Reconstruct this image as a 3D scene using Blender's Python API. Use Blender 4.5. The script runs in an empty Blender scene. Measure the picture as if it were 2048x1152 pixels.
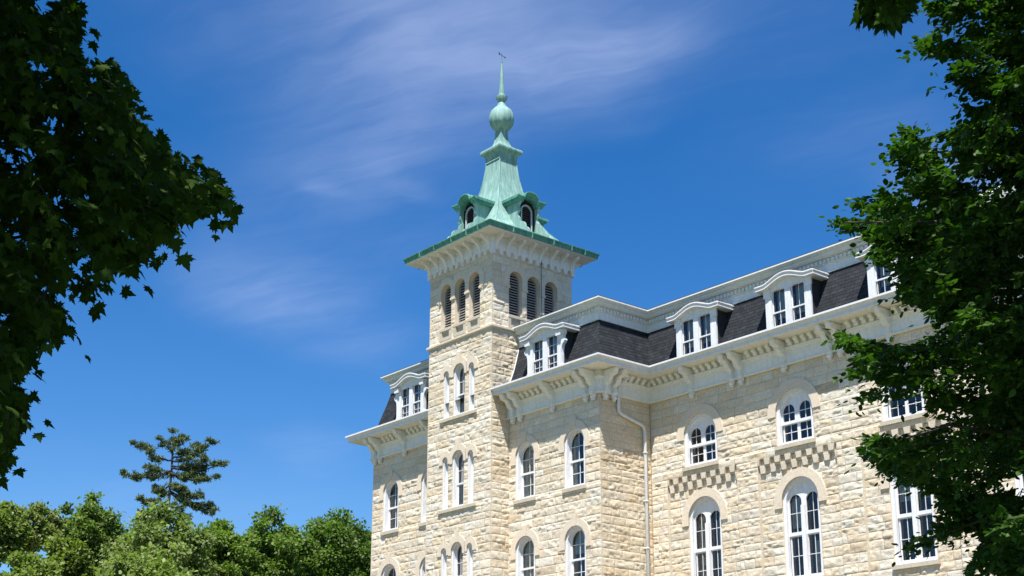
import bpy, math, random
import numpy as np
from mathutils import Vector, Matrix
from mathutils.geometry import tessellate_polygon
R = math.radians
PI = math.pi
rng = random.Random(7)
nr = np.random.default_rng(11)
scene = bpy.context.scene
col = scene.collection

# ------------------------------------------------------------------ camera
CAM = np.array([54.8831, -41.431, 1.5034])
RV = np.array([0.64105, 0.76749, 0.0024])
UV_ = np.array([0.2084, -0.1772, 0.9619])
FV = np.array([-0.7386, 0.6162, 0.2735])
RV /= np.linalg.norm(RV)
FV = FV - RV * (FV @ RV); FV /= np.linalg.norm(FV)
UV_ = np.cross(RV, FV)
FPX, PY = 2837.78, 784.155

def ray(px):
    return FV + RV * (px[0] - 1024) / FPX - UV_ * (px[1] - PY) / FPX

def at(px, depth):
    return CAM + ray(px) * depth

def pix(P):
    d = np.asarray(P) - CAM
    z = d @ FV
    return np.stack([1024 + FPX * (d @ RV) / z, PY - FPX * (d @ UV_) / z, z], -1)

cam = bpy.data.cameras.new('camera')
cam.sensor_width = 36
cam.lens = FPX / 2048 * 36
cam.shift_y = (PY - 576) / 2048
cam.clip_end = 4000
co = bpy.data.objects.new('camera', cam)
col.objects.link(co)
co.matrix_world = Matrix(((RV[0], UV_[0], -FV[0], CAM[0]), (RV[1], UV_[1], -FV[1], CAM[1]), (RV[2], UV_[2], -FV[2], CAM[2]), (0, 0, 0, 1)))
scene.camera = co

# ------------------------------------------------------------------ light and sky
SUN_EL, SUN_PHI = 64.0, 37.0
se, sp = R(SUN_EL), R(SUN_PHI)
to_sun = Vector((math.sin(sp) * math.cos(se), -math.cos(sp) * math.cos(se), math.sin(se)))
sd = bpy.data.lights.new('sun', 'SUN')
sd.energy = 5.0
sd.angle = R(0.53)
sd.color = (1.0, 0.97, 0.93)
so = bpy.data.objects.new('sun', sd)
col.objects.link(so)
so.rotation_euler = to_sun.to_track_quat('Z', 'Y').to_euler()
so.location = (60, -60, 80)

w = bpy.data.worlds.new('World')
scene.world = w
w.use_nodes = True
NT = w.node_tree
NT.nodes.clear()

class N:
    """tiny node helper"""
    def __init__(s, nt): s.nt = nt
    def n(s, t, **k):
        o = s.nt.nodes.new(t)
        for a, v in k.items():
            if a.startswith('i_'):
                o.inputs[a[2:].replace('_', ' ')].default_value = v
            else:
                setattr(o, a, v)
        return o
    def l(s, a, b): s.nt.links.new(a, b)
    def math(s, op, a, b=None, clamp=False):
        o = s.nt.nodes.new('ShaderNodeMath'); o.operation = op; o.use_clamp = clamp
        for i, v in enumerate((a, b)):
            if v is None: continue
            if hasattr(v, 'is_output'): s.l(v, o.inputs[i])
            else: o.inputs[i].default_value = v
        return o.outputs[0]
    def mix(s, fac, a, b, blend='MIX'):
        o = s.nt.nodes.new('ShaderNodeMix'); o.data_type = 'RGBA'; o.blend_type = blend
        for i, v in ((0, fac), (6, a), (7, b)):
            if hasattr(v, 'is_output'): s.l(v, o.inputs[i])
            elif i == 0: o.inputs[0].default_value = v
            else: o.inputs[i].default_value = (*v[:3], 1)
        return o.outputs[2]
    def ramp(s, fac, stops, interp='LINEAR'):
        o = s.nt.nodes.new('ShaderNodeValToRGB'); o.color_ramp.interpolation = interp
        e = o.color_ramp.elements
        while len(e) < len(stops): e.new(0.5)
        for x, (p, c) in zip(e, stops):
            x.position = p; x.color = (c, c, c, 1) if not hasattr(c, '__len__') else (*c, 1)
        s.l(fac, o.inputs[0]); return o.outputs[0]
    def noise(s, vec, scale, detail=4, rough=0.55, dist=0.0, out=0):
        o = s.n('ShaderNodeTexNoise'); o.inputs['Scale'].default_value = scale
        o.inputs['Detail'].default_value = detail; o.inputs['Roughness'].default_value = rough
        o.inputs['Distortion'].default_value = dist
        if vec is not None: s.l(vec, o.inputs['Vector'])
        return o.outputs[out]
    def mapping(s, vec, scale=(1, 1, 1), rot=(0, 0, 0), loc=(0, 0, 0)):
        o = s.n('ShaderNodeMapping')
        o.inputs['Scale'].default_value = scale; o.inputs['Rotation'].default_value = rot; o.inputs['Location'].default_value = loc
        s.l(vec, o.inputs['Vector']); return o.outputs[0]

h = N(NT)
sky = h.n('ShaderNodeTexSky', sky_type='NISHITA', sun_disc=False)
sky.sun_elevation = se
sky.sun_rotation = math.atan2(to_sun.x, to_sun.y)
sky.altitude = 400
sky.air_density = 1.0
sky.dust_density = 0.12
sky.ozone_density = 3.0
tc = h.n('ShaderNodeTexCoord')
dirv = tc.outputs['Generated']
hs = h.n('ShaderNodeHueSaturation'); hs.inputs['Saturation'].default_value = 1.38; hs.inputs['Hue'].default_value = .507; hs.inputs['Value'].default_value = 1.0
h.l(sky.outputs[0], hs.inputs['Color'])
# cirrus: noise laid out on a flat cloud layer overhead, thin streaks drawn out by the wind
sep = h.n('ShaderNodeSeparateXYZ'); h.l(dirv, sep.inputs[0])
zz = h.math('ADD', h.math('MAXIMUM', sep.outputs[2], 0.02), 0.12)
comb = h.n('ShaderNodeCombineXYZ')
h.l(h.math('DIVIDE', sep.outputs[0], zz), comb.inputs[0]); h.l(h.math('DIVIDE', sep.outputs[1], zz), comb.inputs[1])
pl_ = comb.outputs[0]
def cloud_xy(px):
    d = ray(px); d = d / np.linalg.norm(d); k = max(d[2], .02) + .12
    return np.array([d[0] / k, d[1] / k])
def blob(p0, p1, width, amp, soft=1.0):
    """a soft streak of cirrus between two points of the cloud layer"""
    a, b = cloud_xy(p0), cloud_xy(p1)
    c = (a + b) / 2; L = np.linalg.norm(b - a) / 2; ang = math.atan2(b[1] - a[1], b[0] - a[0])
    v = h.n('ShaderNodeVectorMath', operation='SUBTRACT'); h.l(warp, v.inputs[0]); v.inputs[1].default_value = (c[0], c[1], 0)
    m = h.mapping(v.outputs[0], (1, 1, 1), (0, 0, -ang))
    q = h.n('ShaderNodeVectorMath', operation='MULTIPLY'); h.l(m, q.inputs[0]); q.inputs[1].default_value = (1 / L, 1 / width, 0)
    ln = h.n('ShaderNodeVectorMath', operation='LENGTH'); h.l(q.outputs[0], ln.inputs[0])
    mr = h.n('ShaderNodeMapRange', interpolation_type='SMOOTHERSTEP'); h.l(ln.outputs['Value'], mr.inputs[0])
    mr.inputs[1].default_value = 1.25; mr.inputs[2].default_value = 0.0; mr.inputs[3].default_value = 0; mr.inputs[4].default_value = amp
    return mr.outputs[0]
wn = h.n('ShaderNodeVectorMath', operation='SUBTRACT'); h.l(h.noise(pl_, 3.0, 3, .6, 0, 1), wn.inputs[0]); wn.inputs[1].default_value = (.5, .5, .5)
ws = h.n('ShaderNodeVectorMath', operation='SCALE'); h.l(wn.outputs[0], ws.inputs[0]); ws.inputs['Scale'].default_value = 0.16
wa = h.n('ShaderNodeVectorMath', operation='ADD'); h.l(pl_, wa.inputs[0]); h.l(ws.outputs[0], wa.inputs[1])
warp = wa.outputs[0]
def wid(p, dpx):
    a, b = cloud_xy(p), cloud_xy((p[0], p[1] + dpx)); return float(np.linalg.norm(a - b))
CL = [((150, 40), (1750, -20), 260, .60), ((900, 190), (1480, 20), 75, .50), ((480, 150), (1100, 330), 210, .46), ((330, 480), (830, 740), 95, .50), ((1300, 150), (2100, 260), 260, .10), ((300, 300), (1000, 560), 200, .20),
      ((600, 376), (730, 386), 24, .26), ((780, 372), (930, 380), 26, .22), ((1560, 200), (1900, 330), 120, .14), ((1780, 330), (2060, 440), 110, .6),
      ((500, 900), (740, 915), 70, .28), ((1000, 270), (1350, 120), 110, .25), ((-100, 1000), (760, 1050), 130, .16)]
msk = None
for a, b, wpx, amp in CL:
    o = blob(a, b, wid(((a[0] + b[0]) / 2, (a[1] + b[1]) / 2), wpx), amp)
    msk = o if msk is None else h.math('ADD', msk, o)
ang = math.atan2(*(cloud_xy((1400, 60)) - cloud_xy((900, 260)))[::-1])
st1 = h.noise(h.mapping(h.mapping(warp, (1, 1, 1), (0, 0, -ang)), (1.2, 4.0, 1)), 1.3, 5, .55, .25)
st2 = h.noise(warp, 2.2, 5, .55, .1)
fib = h.noise(h.mapping(h.mapping(warp, (1, 1, 1), (0, 0, -ang - .25)), (2.0, 15.0, 1)), 2.4, 6, .6, .5)
tex = h.math('ADD', h.math('ADD', h.math('MULTIPLY', st1, .50), h.math('MULTIPLY', st2, .40)), h.math('MULTIPLY', fib, .17))
tx = h.ramp(tex, [(.36, 0.15), (.82, 1.0)], 'EASE')
cf = h.math('MULTIPLY', msk, tx, True)
cloud = h.mix(h.math('MULTIPLY', cf, .66), hs.outputs[0], (4.6, 5.3, 7.3))
bg = h.n('ShaderNodeBackground'); bg.inputs['Strength'].default_value = 0.086
h.l(cloud, bg.inputs['Color'])
wo = h.n('ShaderNodeOutputWorld'); h.l(bg.outputs[0], wo.inputs['Surface'])

scene.view_settings.view_transform = 'Standard'
scene.view_settings.look = 'None'
scene.view_settings.exposure = 0.83
scene.view_settings.gamma = 1.0
scene.cycles.max_bounces = 8
scene.cycles.diffuse_bounces = 4
scene.cycles.transparent_max_bounces = 12

# ------------------------------------------------------------------ materials
def mat(name):
    m = bpy.data.materials.new(name); m.use_nodes = True
    nt = m.node_tree; nt.nodes.clear()
    k = N(nt)
    out = k.n('ShaderNodeOutputMaterial')
    b = k.n('ShaderNodeBsdfPrincipled')
    k.l(b.outputs[0], out.inputs[0])
    return m, k, b, out

def bump(k, b, height, strength, dist):
    o = k.n('ShaderNodeBump'); o.inputs['Strength'].default_value = strength; o.inputs['Distance'].default_value = dist
    k.l(height, o.inputs['Height']); k.l(o.outputs[0], b.inputs['Normal'])

def m_stone():
    m, k, b, _ = mat('rock_faced_limestone')
    a = k.n('ShaderNodeAttribute', attribute_name='tint')
    g = k.n('ShaderNodeNewGeometry').outputs['Position']
    n1 = k.noise(g, 1.3, 5, .6)
    n2 = k.noise(g, 11, 5, .65)
    c = k.mix(k.ramp(n1, [(.35, 0), (.72, .55)]), a.outputs[0], k.mix(.5, a.outputs[0], (.47, .385, .275)))
    c = k.mix(1.0, c, k.ramp(n2, [(.28, .80), (.62, 1.06)]), 'MULTIPLY')
    c = k.mix(k.ramp(k.noise(k.mapping(g, (1.1, 1.1, .14)), 1.6, 5, .65), [(.56, 0), (.74, .42)]), c, k.mix(.5, c, (.33, .30, .25)))
    k.l(c, b.inputs['Base Color']); b.inputs['Roughness'].default_value = .9
    b.inputs['Specular IOR Level'].default_value = .2
    hh = k.math('ADD', k.math('MULTIPLY', k.noise(g, 16, 6, .7), .7), k.math('MULTIPLY', k.noise(g, 55, 3, .6), .3))
    bump(k, b, hh, .9, .03)
    return m

def m_dressed(name, c0, c1):
    m, k, b, _ = mat(name)
    g = k.n('ShaderNodeNewGeometry').outputs['Position']
    c = k.mix(k.ramp(k.noise(g, 2.2, 5, .6), [(.3, 0), (.7, 1)]), c0, c1)
    c = k.mix(1.0, c, k.ramp(k.noise(g, 14, 4, .6), [(.3, .84), (.6, 1.05)]), 'MULTIPLY')
    k.l(c, b.inputs['Base Color']); b.inputs['Roughness'].default_value = .88; b.inputs['Specular IOR Level'].default_value = .2
    bump(k, b, k.noise(g, 24, 5, .6), .5, .012)
    return m

def m_paint(name, c0, c1, rough=.5):
    m, k, b, _ = mat(name)
    g = k.n('ShaderNodeNewGeometry').outputs['Position']
    mp = k.mapping(g, (3, 3, .6))
    c = k.mix(k.ramp(k.noise(mp, 2.0, 6, .65), [(.48, 0), (.78, 1)]), c0, c1)
    c = k.mix(k.ramp(k.noise(k.mapping(g, (6, 6, .8)), 2.3, 7, .7), [(.62, 0), (.82, .35)]), c, (.46, .43, .36))
    c = k.mix(1.0, c, k.ramp(k.noise(g, 7, 6, .7), [(.32, .90), (.60, 1.03)]), 'MULTIPLY')
    k.l(c, b.inputs['Base Color']); b.inputs['Roughness'].default_value = rough
    b.inputs['Specular IOR Level'].default_value = .3
    bump(k, b, k.noise(g, 30, 3), .08, .01)
    return m

def m_slate():
    m, k, b, _ = mat('black_slate_shingles')
    u = k.n('ShaderNodeUVMap', uv_map='UVMap').outputs[0]
    br = k.n('ShaderNodeTexBrick', offset=.5)
    k.l(u, br.inputs['Vector'])
    br.inputs['Color1'].default_value = (.018, .021, .024, 1); br.inputs['Color2'].default_value = (.033, .037, .042, 1)
    br.inputs['Mortar'].default_value = (.008, .008, .010, 1)
    br.inputs['Scale'].default_value = 1; br.inputs['Mortar Size'].default_value = .009; br.inputs['Bias'].default_value = -.2
    br.inputs['Brick Width'].default_value = .34; br.inputs['Row Height'].default_value = .165; br.inputs['Mortar Smooth'].default_value = .1
    g = k.n('ShaderNodeNewGeometry').outputs['Position']
    c = k.mix(1.0, br.outputs[0], k.ramp(k.noise(g, 3, 5, .65), [(.3, .65), (.7, 1.35)]), 'MULTIPLY')
    c = k.mix(k.ramp(k.noise(g, 22, 3, .7), [(.66, 0), (.85, .16)]), c, (.09, .09, .10))
    k.l(c, b.inputs['Base Color']); b.inputs['Roughness'].default_value = .78; b.inputs['Specular IOR Level'].default_value = .22
    sx = k.n('ShaderNodeSeparateXYZ'); k.l(u, sx.inputs[0])
    saw = k.math('FRACT', k.math('DIVIDE', sx.outputs[1], .165))
    hh = k.math('ADD', k.math('MULTIPLY', k.math('SUBTRACT', 1.0, saw), .6), k.math('MULTIPLY', k.noise(g, 9, 3), .5))
    hh = k.math('SUBTRACT', hh, k.math('MULTIPLY', br.outputs[1], .5))
    bump(k, b, hh, .9, .03)
    return m

def m_copper(name='verdigris_copper', c0=(.14, .285, .24), c1=(.31, .455, .41), cd=(.12, .20, .14)):
    m, k, b, _ = mat(name)
    g = k.n('ShaderNodeNewGeometry').outputs['Position']
    st = k.noise(k.mapping(g, (2.6, 2.6, .35)), 2.2, 6, .65, .4)
    c = k.mix(k.ramp(st, [(.34, 0), (.66, 1)]), c0, c1)
    c = k.mix(k.ramp(k.noise(k.mapping(g, (4, 4, .5)), 3.1, 5, .7), [(.60, 0), (.76, .55)]), c, cd)
    c = k.mix(k.ramp(k.noise(g, 9, 4, .7), [(.62, 0), (.8, .5)]), c, tuple(min(1, x * 1.25) for x in c1))
    c = k.mix(k.ramp(k.noise(k.mapping(g, (7, 7, .25)), 1.7, 6, .7), [(.60, 0), (.70, .55), (.80, .2)]), c, tuple(x * .42 for x in c0))
    c = k.mix(k.ramp(k.noise(k.mapping(g, (3, 3, .5)), 1.1, 4, .6), [(.66, 0), (.80, .35)]), c, (.36, .30, .20))
    k.l(c, b.inputs['Base Color']); b.inputs['Roughness'].default_value = .7; b.inputs['Metallic'].default_value = 0.0
    b.inputs['Specular IOR Level'].default_value = .3
    bump(k, b, k.noise(g, 5, 5), .25, .03)
    return m

def m_plain(name, c, rough=.8, spec=.3):
    m, k, b, _ = mat(name)
    g = k.n('ShaderNodeNewGeometry').outputs['Position']
    cc = k.mix(k.ramp(k.noise(g, 6, 4, .6), [(.3, 0), (.7, 1)]), tuple(x * .8 for x in c), tuple(x * 1.15 for x in c))
    k.l(cc, b.inputs['Base Color']); b.inputs['Roughness'].default_value = rough; b.inputs['Specular IOR Level'].default_value = spec
    return m

def m_glass():
    m, k, b, out = mat('window_glass')
    k.nt.nodes.remove(b)
    tr = k.n('ShaderNodeBsdfTransparent'); tr.inputs[0].default_value = (.80, .84, .88, 1)
    gl = k.n('ShaderNodeBsdfGlossy'); gl.inputs['Roughness'].default_value = .02
    fr = k.n('ShaderNodeFresnel'); fr.inputs[0].default_value = 1.55
    g = k.n('ShaderNodeNewGeometry').outputs['Position']
    bp = k.n('ShaderNodeBump'); bp.inputs['Strength'].default_value = .25; bp.inputs['Distance'].default_value = .02
    k.l(k.noise(g, 1.6, 2), bp.inputs['Height']); k.l(bp.outputs[0], gl.inputs['Normal'])
    mx = k.n('ShaderNodeMixShader'); k.l(k.math('MULTIPLY', fr.outputs[0], 1.7, True), mx.inputs[0])
    k.l(tr.outputs[0], mx.inputs[1]); k.l(gl.outputs[0], mx.inputs[2]); k.l(mx.outputs[0], out.inputs[0])
    return m

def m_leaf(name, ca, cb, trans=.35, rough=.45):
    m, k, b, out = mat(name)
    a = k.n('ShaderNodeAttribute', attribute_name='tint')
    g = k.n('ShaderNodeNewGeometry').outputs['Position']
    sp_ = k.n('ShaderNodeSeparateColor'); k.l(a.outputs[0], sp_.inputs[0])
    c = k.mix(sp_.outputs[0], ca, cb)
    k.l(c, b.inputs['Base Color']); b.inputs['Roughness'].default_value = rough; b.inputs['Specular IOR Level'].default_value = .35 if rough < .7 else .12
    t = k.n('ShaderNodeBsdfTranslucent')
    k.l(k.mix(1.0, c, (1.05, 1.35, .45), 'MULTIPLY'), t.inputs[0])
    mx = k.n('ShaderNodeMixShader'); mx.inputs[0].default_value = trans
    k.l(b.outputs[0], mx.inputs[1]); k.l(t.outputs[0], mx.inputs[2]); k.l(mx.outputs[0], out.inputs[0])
    return m

def m_bark(name, c):
    m, k, b, _ = mat(name)
    g = k.n('ShaderNodeNewGeometry').outputs['Position']
    n = k.noise(k.mapping(g, (1, 1, .2)), 14, 6, .7)
    k.l(k.mix(n, tuple(x * .5 for x in c), tuple(x * 1.4 for x in c)), b.inputs['Base Color']); b.inputs['Roughness'].default_value = .9
    bump(k, b, n, .8, .03)
    return m

def m_grass():
    m, k, b, _ = mat('lawn_grass')
    g = k.n('ShaderNodeNewGeometry').outputs['Position']
    c = k.mix(k.noise(g, .35, 6, .6), (.05, .075, .022), (.09, .11, .035))
    c = k.mix(k.ramp(k.noise(g, 9, 5, .7), [(.3, 0), (.7, .6)]), c, (.05, .08, .02))
    k.l(c, b.inputs['Base Color']); b.inputs['Roughness'].default_value = .9
    bump(k, b, k.noise(g, 40, 4), .8, .05)
    return m

M = dict(stone=m_stone(), dressed=m_dressed('dressed_tan_stone', (.70, .60, .465), (.65, .55, .42)), corbel=m_dressed('rough_corbel_stone', (.64, .565, .45), (.54, .46, .345)), sill=m_dressed('sill_stone', (.56, .50, .40), (.48, .42, .32)),
         white=m_paint('white_painted_wood', (.75, .75, .75), (.64, .64, .62)), cornice=m_paint('cream_white_painted_cornice', (.77, .765, .72), (.66, .65, .59)),
         slate=m_slate(), copper=m_copper(), copper_dark=m_copper('dark_green_copper', (.045, .185, .135), (.135, .34, .265), (.035, .06, .045)), louver=m_plain('weathered_brown_louver_wood', (.34, .31, .285)), louver_dark=m_plain('dark_louver_wood', (.075, .06, .055)), shaded_white=m_paint('shaded_white_wood', (.50, .51, .50), (.40, .40, .38)), dark=m_plain('near_black', (.012, .012, .014)),  # lucarne frame grey: white paint with the hood's shade in its colour
         deck=m_plain('dark_roof_felt', (.035, .035, .04)), glass=m_glass(), curtain=m_plain('cream_curtain_cloth', (.60, .58, .48)), blind=m_plain('pale_roller_blind', (.55, .54, .45)),
         iron=m_plain('dark_iron', (.05, .05, .06), .5), pipe=m_paint('white_painted_pipe', (.72, .72, .70), (.6, .6, .56)), grass=m_grass(), inner=m_plain('grey_plaster_inside', (.10, .095, .09)), red=m_plain('red_cloth', (.5, .06, .03)),
         path=m_dressed('warm_bounce_tan', (.30, .235, .155), (.24, .19, .125)))  # tan chosen to bounce warm light up onto the building

# ------------------------------------------------------------------ mesh helpers
class MB:
    def __init__(s): s.v = []; s.f = []; s.uv = []; s.has_uv = False
    def face(s, pts, uv=None):
        i = len(s.v); s.v += [tuple(map(float, p)) for p in pts]; s.f.append(tuple(range(i, i + len(pts))))
        s.uv.append(uv)
        if uv: s.has_uv = True
    def box(s, x0, x1, y0, y1, z0, z1):
        a = [(x0, y0, z0), (x1, y0, z0), (x1, y1, z0), (x0, y1, z0), (x0, y0, z1), (x1, y0, z1), (x1, y1, z1), (x0, y1, z1)]
        for q in ((0, 3, 2, 1), (4, 5, 6, 7), (0, 1, 5, 4), (1, 2, 6, 5), (2, 3, 7, 6), (3, 0, 4, 7)): s.face([a[i] for i in q])
    def plate(s, outer, holes, y0, y1, T=None, back=True):
        """flat plate in the x-z plane, front at y0, back at y1, with holes"""
        T = T or (lambda p: p)
        def ccw(l, want=True):
            ar = sum(l[i][0] * l[(i + 1) % len(l)][1] - l[(i + 1) % len(l)][0] * l[i][1] for i in range(len(l)))
            return l if (ar > 0) == want else l[::-1]
        loops = [ccw(outer)] + [ccw(x, False) for x in holes]
        pts = [p for l in loops for p in l]
        tri = tessellate_polygon([[Vector((p[0], p[1], 0)) for p in l] for l in loops])
        for t in tri:
            a, b, c = [pts[i] for i in t]
            if (b[0] - a[0]) * (c[1] - a[1]) - (b[1] - a[1]) * (c[0] - a[0]) < 0: b, c = c, b
            s.face([T((p[0], y0, p[1])) for p in (a, b, c)])
            if back: s.face([T((p[0], y1, p[1])) for p in (a, c, b)])
        for l in loops:
            for i in range(len(l)):
                p, q = l[i], l[(i + 1) % len(l)]
                s.face([T((p[0], y0, p[1])), T((p[0], y1, p[1])), T((q[0], y1, q[1])), T((q[0], y0, q[1]))])
    def prism(s, prof, axis, a0, a1):
        """profile of (d, z) extruded; axis 'x': d is -y outward"""
        if axis == 'x': s.plate([(p[0], p[1]) for p in prof], [], a0, a1, T=lambda q: (q[1], -q[0], q[2]))
    def sweep(s, prof, path, uvscale=None, caps=True):
        n = len(path); offs = []
        nrm = []
        for i in range(n - 1):
            t = Vector((path[i + 1][0] - path[i][0], path[i + 1][1] - path[i][1])).normalized()
            nrm.append((t, Vector((t.y, -t.x))))
        for i in range(n):
            n1 = nrm[max(i - 1, 0)][1]; n2 = nrm[min(i, n - 2)][1]
            offs.append((n1 + n2) / (1 + n1.dot(n2)))
        pts = [[(path[i][0] + d * offs[i].x, path[i][1] + d * offs[i].y, z) for d, z in prof] for i in range(n)]
        acc = 0; vl = [0]
        for j in range(1, len(prof)): vl.append(vl[-1] + math.hypot(prof[j][0] - prof[j - 1][0], prof[j][1] - prof[j - 1][1]))
        for i in range(n - 1):
            t = nrm[i][0]; base = Vector(path[i]).dot(t)
            for j in range(len(prof) - 1):
                q = [pts[i][j], pts[i + 1][j], pts[i + 1][j + 1], pts[i][j + 1]]
                vv = [vl[j], vl[j], vl[j + 1], vl[j + 1]]
                uv = [(Vector(p[:2]).dot(t) - base + acc, v) for p, v in zip(q, vv)] if uvscale else None
                s.face(q, uv)
            acc += 7.37 + (Vector(path[i + 1]) - Vector(path[i])).length
        if caps:
            s.face(pts[0][::1]); s.face(pts[-1][::-1])
    def tube(s, pts, rad, seg=8):
        pts = [Vector(p) for p in pts]; rings = []
        rad = rad if hasattr(rad, '__len__') else [rad] * len(pts)
        prev = None
        for i, p in enumerate(pts):
            t = (pts[min(i + 1, len(pts) - 1)] - pts[max(i - 1, 0)]).normalized()
            a = prev if prev is not None else (Vector((1, 0, 0)) if abs(t.x) < .8 else Vector((0, 1, 0)))
            a = (a - t * a.dot(t)).normalized(); b = t.cross(a); prev = a
            rings.append([p + (a * math.cos(2 * PI * k / seg) + b * math.sin(2 * PI * k / seg)) * rad[i] for k in range(seg)])
        for i in range(len(rings) - 1):
            for k in range(seg):
                s.face([rings[i][k], rings[i][(k + 1) % seg], rings[i + 1][(k + 1) % seg], rings[i + 1][k]])
        s.face(rings[0][::-1]); s.face(rings[-1])
    def lathe(s, prof, cx, cy, seg, phase=0, lobes=0, lobe_amp=0):
        rings = []
        for r, z in prof:
            rg = []
            for k in range(seg):
                a = phase + 2 * PI * k / seg
                rr = r * (1 - lobe_amp * (1 - abs(math.cos(a * lobes / 2)))) if lobes else r
                rg.append((cx + rr * math.cos(a), cy + rr * math.sin(a), z))
            rings.append(rg)
        for i in range(len(rings) - 1):
            for k in range(seg):
                s.face([rings[i][k], rings[i][(k + 1) % seg], rings[i + 1][(k + 1) % seg], rings[i + 1][k]])
        s.face(rings[0][::-1]); s.face(rings[-1])
    def merge(s, o, T=lambda p: p):
        for f in o.f: s.face([T(o.v[i]) for i in f])
    def build(s, name, m, parent=None, smooth=False, weld=True):
        me = bpy.data.meshes.new(name)
        me.from_pydata(s.v, [], s.f)
        if s.has_uv:
            u = me.uv_layers.new(name='UVMap'); k = 0
            for f, uv in zip(s.f, s.uv):
                for j in range(len(f)):
                    u.data[k].uv = uv[j] if uv else (0, 0); k += 1
        elif weld:
            import bmesh
            bm = bmesh.new(); bm.from_mesh(me)
            bmesh.ops.remove_doubles(bm, verts=bm.verts, dist=.0004)
            bmesh.ops.recalc_face_normals(bm, faces=bm.faces)
            bm.to_mesh(me); bm.free()
        me.materials.append(M[m] if isinstance(m, str) else m)
        if smooth:
            for p in me.polygons: p.use_smooth = True
        o = bpy.data.objects.new(name, me); col.objects.link(o)
        if parent: o.parent = parent
        return o

def fast_mesh(name, verts, faces, m, parent=None, tint=None, smooth=False):
    """verts (n,3), faces (k,s); tint (n,3) stored as a point colour"""
    me = bpy.data.meshes.new(name)
    verts = np.ascontiguousarray(verts, dtype=np.float32); faces = np.ascontiguousarray(faces, dtype=np.int32)
    k, s_ = faces.shape
    me.vertices.add(len(verts)); me.vertices.foreach_set('co', verts.ravel())
    me.loops.add(k * s_); me.loops.foreach_set('vertex_index', faces.ravel())
    me.polygons.add(k); me.polygons.foreach_set('loop_start', np.arange(k, dtype=np.int32) * s_)
    me.update(calc_edges=True)
    if smooth: me.polygons.foreach_set('use_smooth', np.ones(k, dtype=bool))
    if tint is not None:
        a = me.attributes.new('tint', 'FLOAT_COLOR', 'POINT')
        t = np.ones((len(verts), 4), dtype=np.float32); t[:, :tint.shape[1]] = tint
        a.data.foreach_set('color', t.ravel())
    me.materials.append(M[m] if isinstance(m, str) else m)
    o = bpy.data.objects.new(name, me); col.objects.link(o)
    if parent: o.parent = parent
    return o

def empty(name, loc, parent=None):
    o = bpy.data.objects.new(name, None); o.empty_display_size = .3
    o.location = loc; col.objects.link(o)
    if parent: o.parent = parent
    return o

def tag(o, label=None, cat=None, group=None, kind=None):
    if label: o['label'] = label
    if cat: o['category'] = cat
    if group: o['group'] = group
    if kind: o['kind'] = kind
    return o

_perm = {}
def vnoise(x, y, seed=0):
    if seed not in _perm: _perm[seed] = np.random.default_rng(1000 + seed).random((256, 256))
    L = _perm[seed]
    xi = np.floor(x).astype(int); yi = np.floor(y).astype(int); fx = x - xi; fy = y - yi
    fx = fx * fx * (3 - 2 * fx); fy = fy * fy * (3 - 2 * fy)
    g = lambda a, b: L[a & 255, b & 255]
    return (g(xi, yi) * (1 - fx) + g(xi + 1, yi) * fx) * (1 - fy) + (g(xi, yi + 1) * (1 - fx) + g(xi + 1, yi + 1) * fx) * fy

# ------------------------------------------------------------------ building dimensions
PL, PR, B = -6.23, 11.23, 3.117
TX0, TX1, TY0, TY1 = 0.0, 5.0, -1.07, 4.07
XE = 44.0
TCX, TCY = 2.5, (TY0 + TY1) / 2
ROOT = Vector((2.5, -1.07, 0))
bld = empty('school_building', (0, 0, 0))
tag(bld, 'cream rock faced stone building with green copper bell tower spire and black mansard roof', 'building')

# openings: (centre, half width, sill z, spring z, ring outer radius)
class Op:
    def __init__(s, c, hw, z0, zs, rw, lab): s.c, s.hw, s.z0, s.zs, s.rw, s.lab = c, hw, z0, zs, rw, lab
PALETTE = [(.66, .59, .485), (.635, .56, .455), (.68, .615, .51), (.645, .605, .525), (.65, .555, .43), (.62, .55, .445), (.67, .605, .50), (.625, .53, .40), (.655, .615, .545)]

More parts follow.
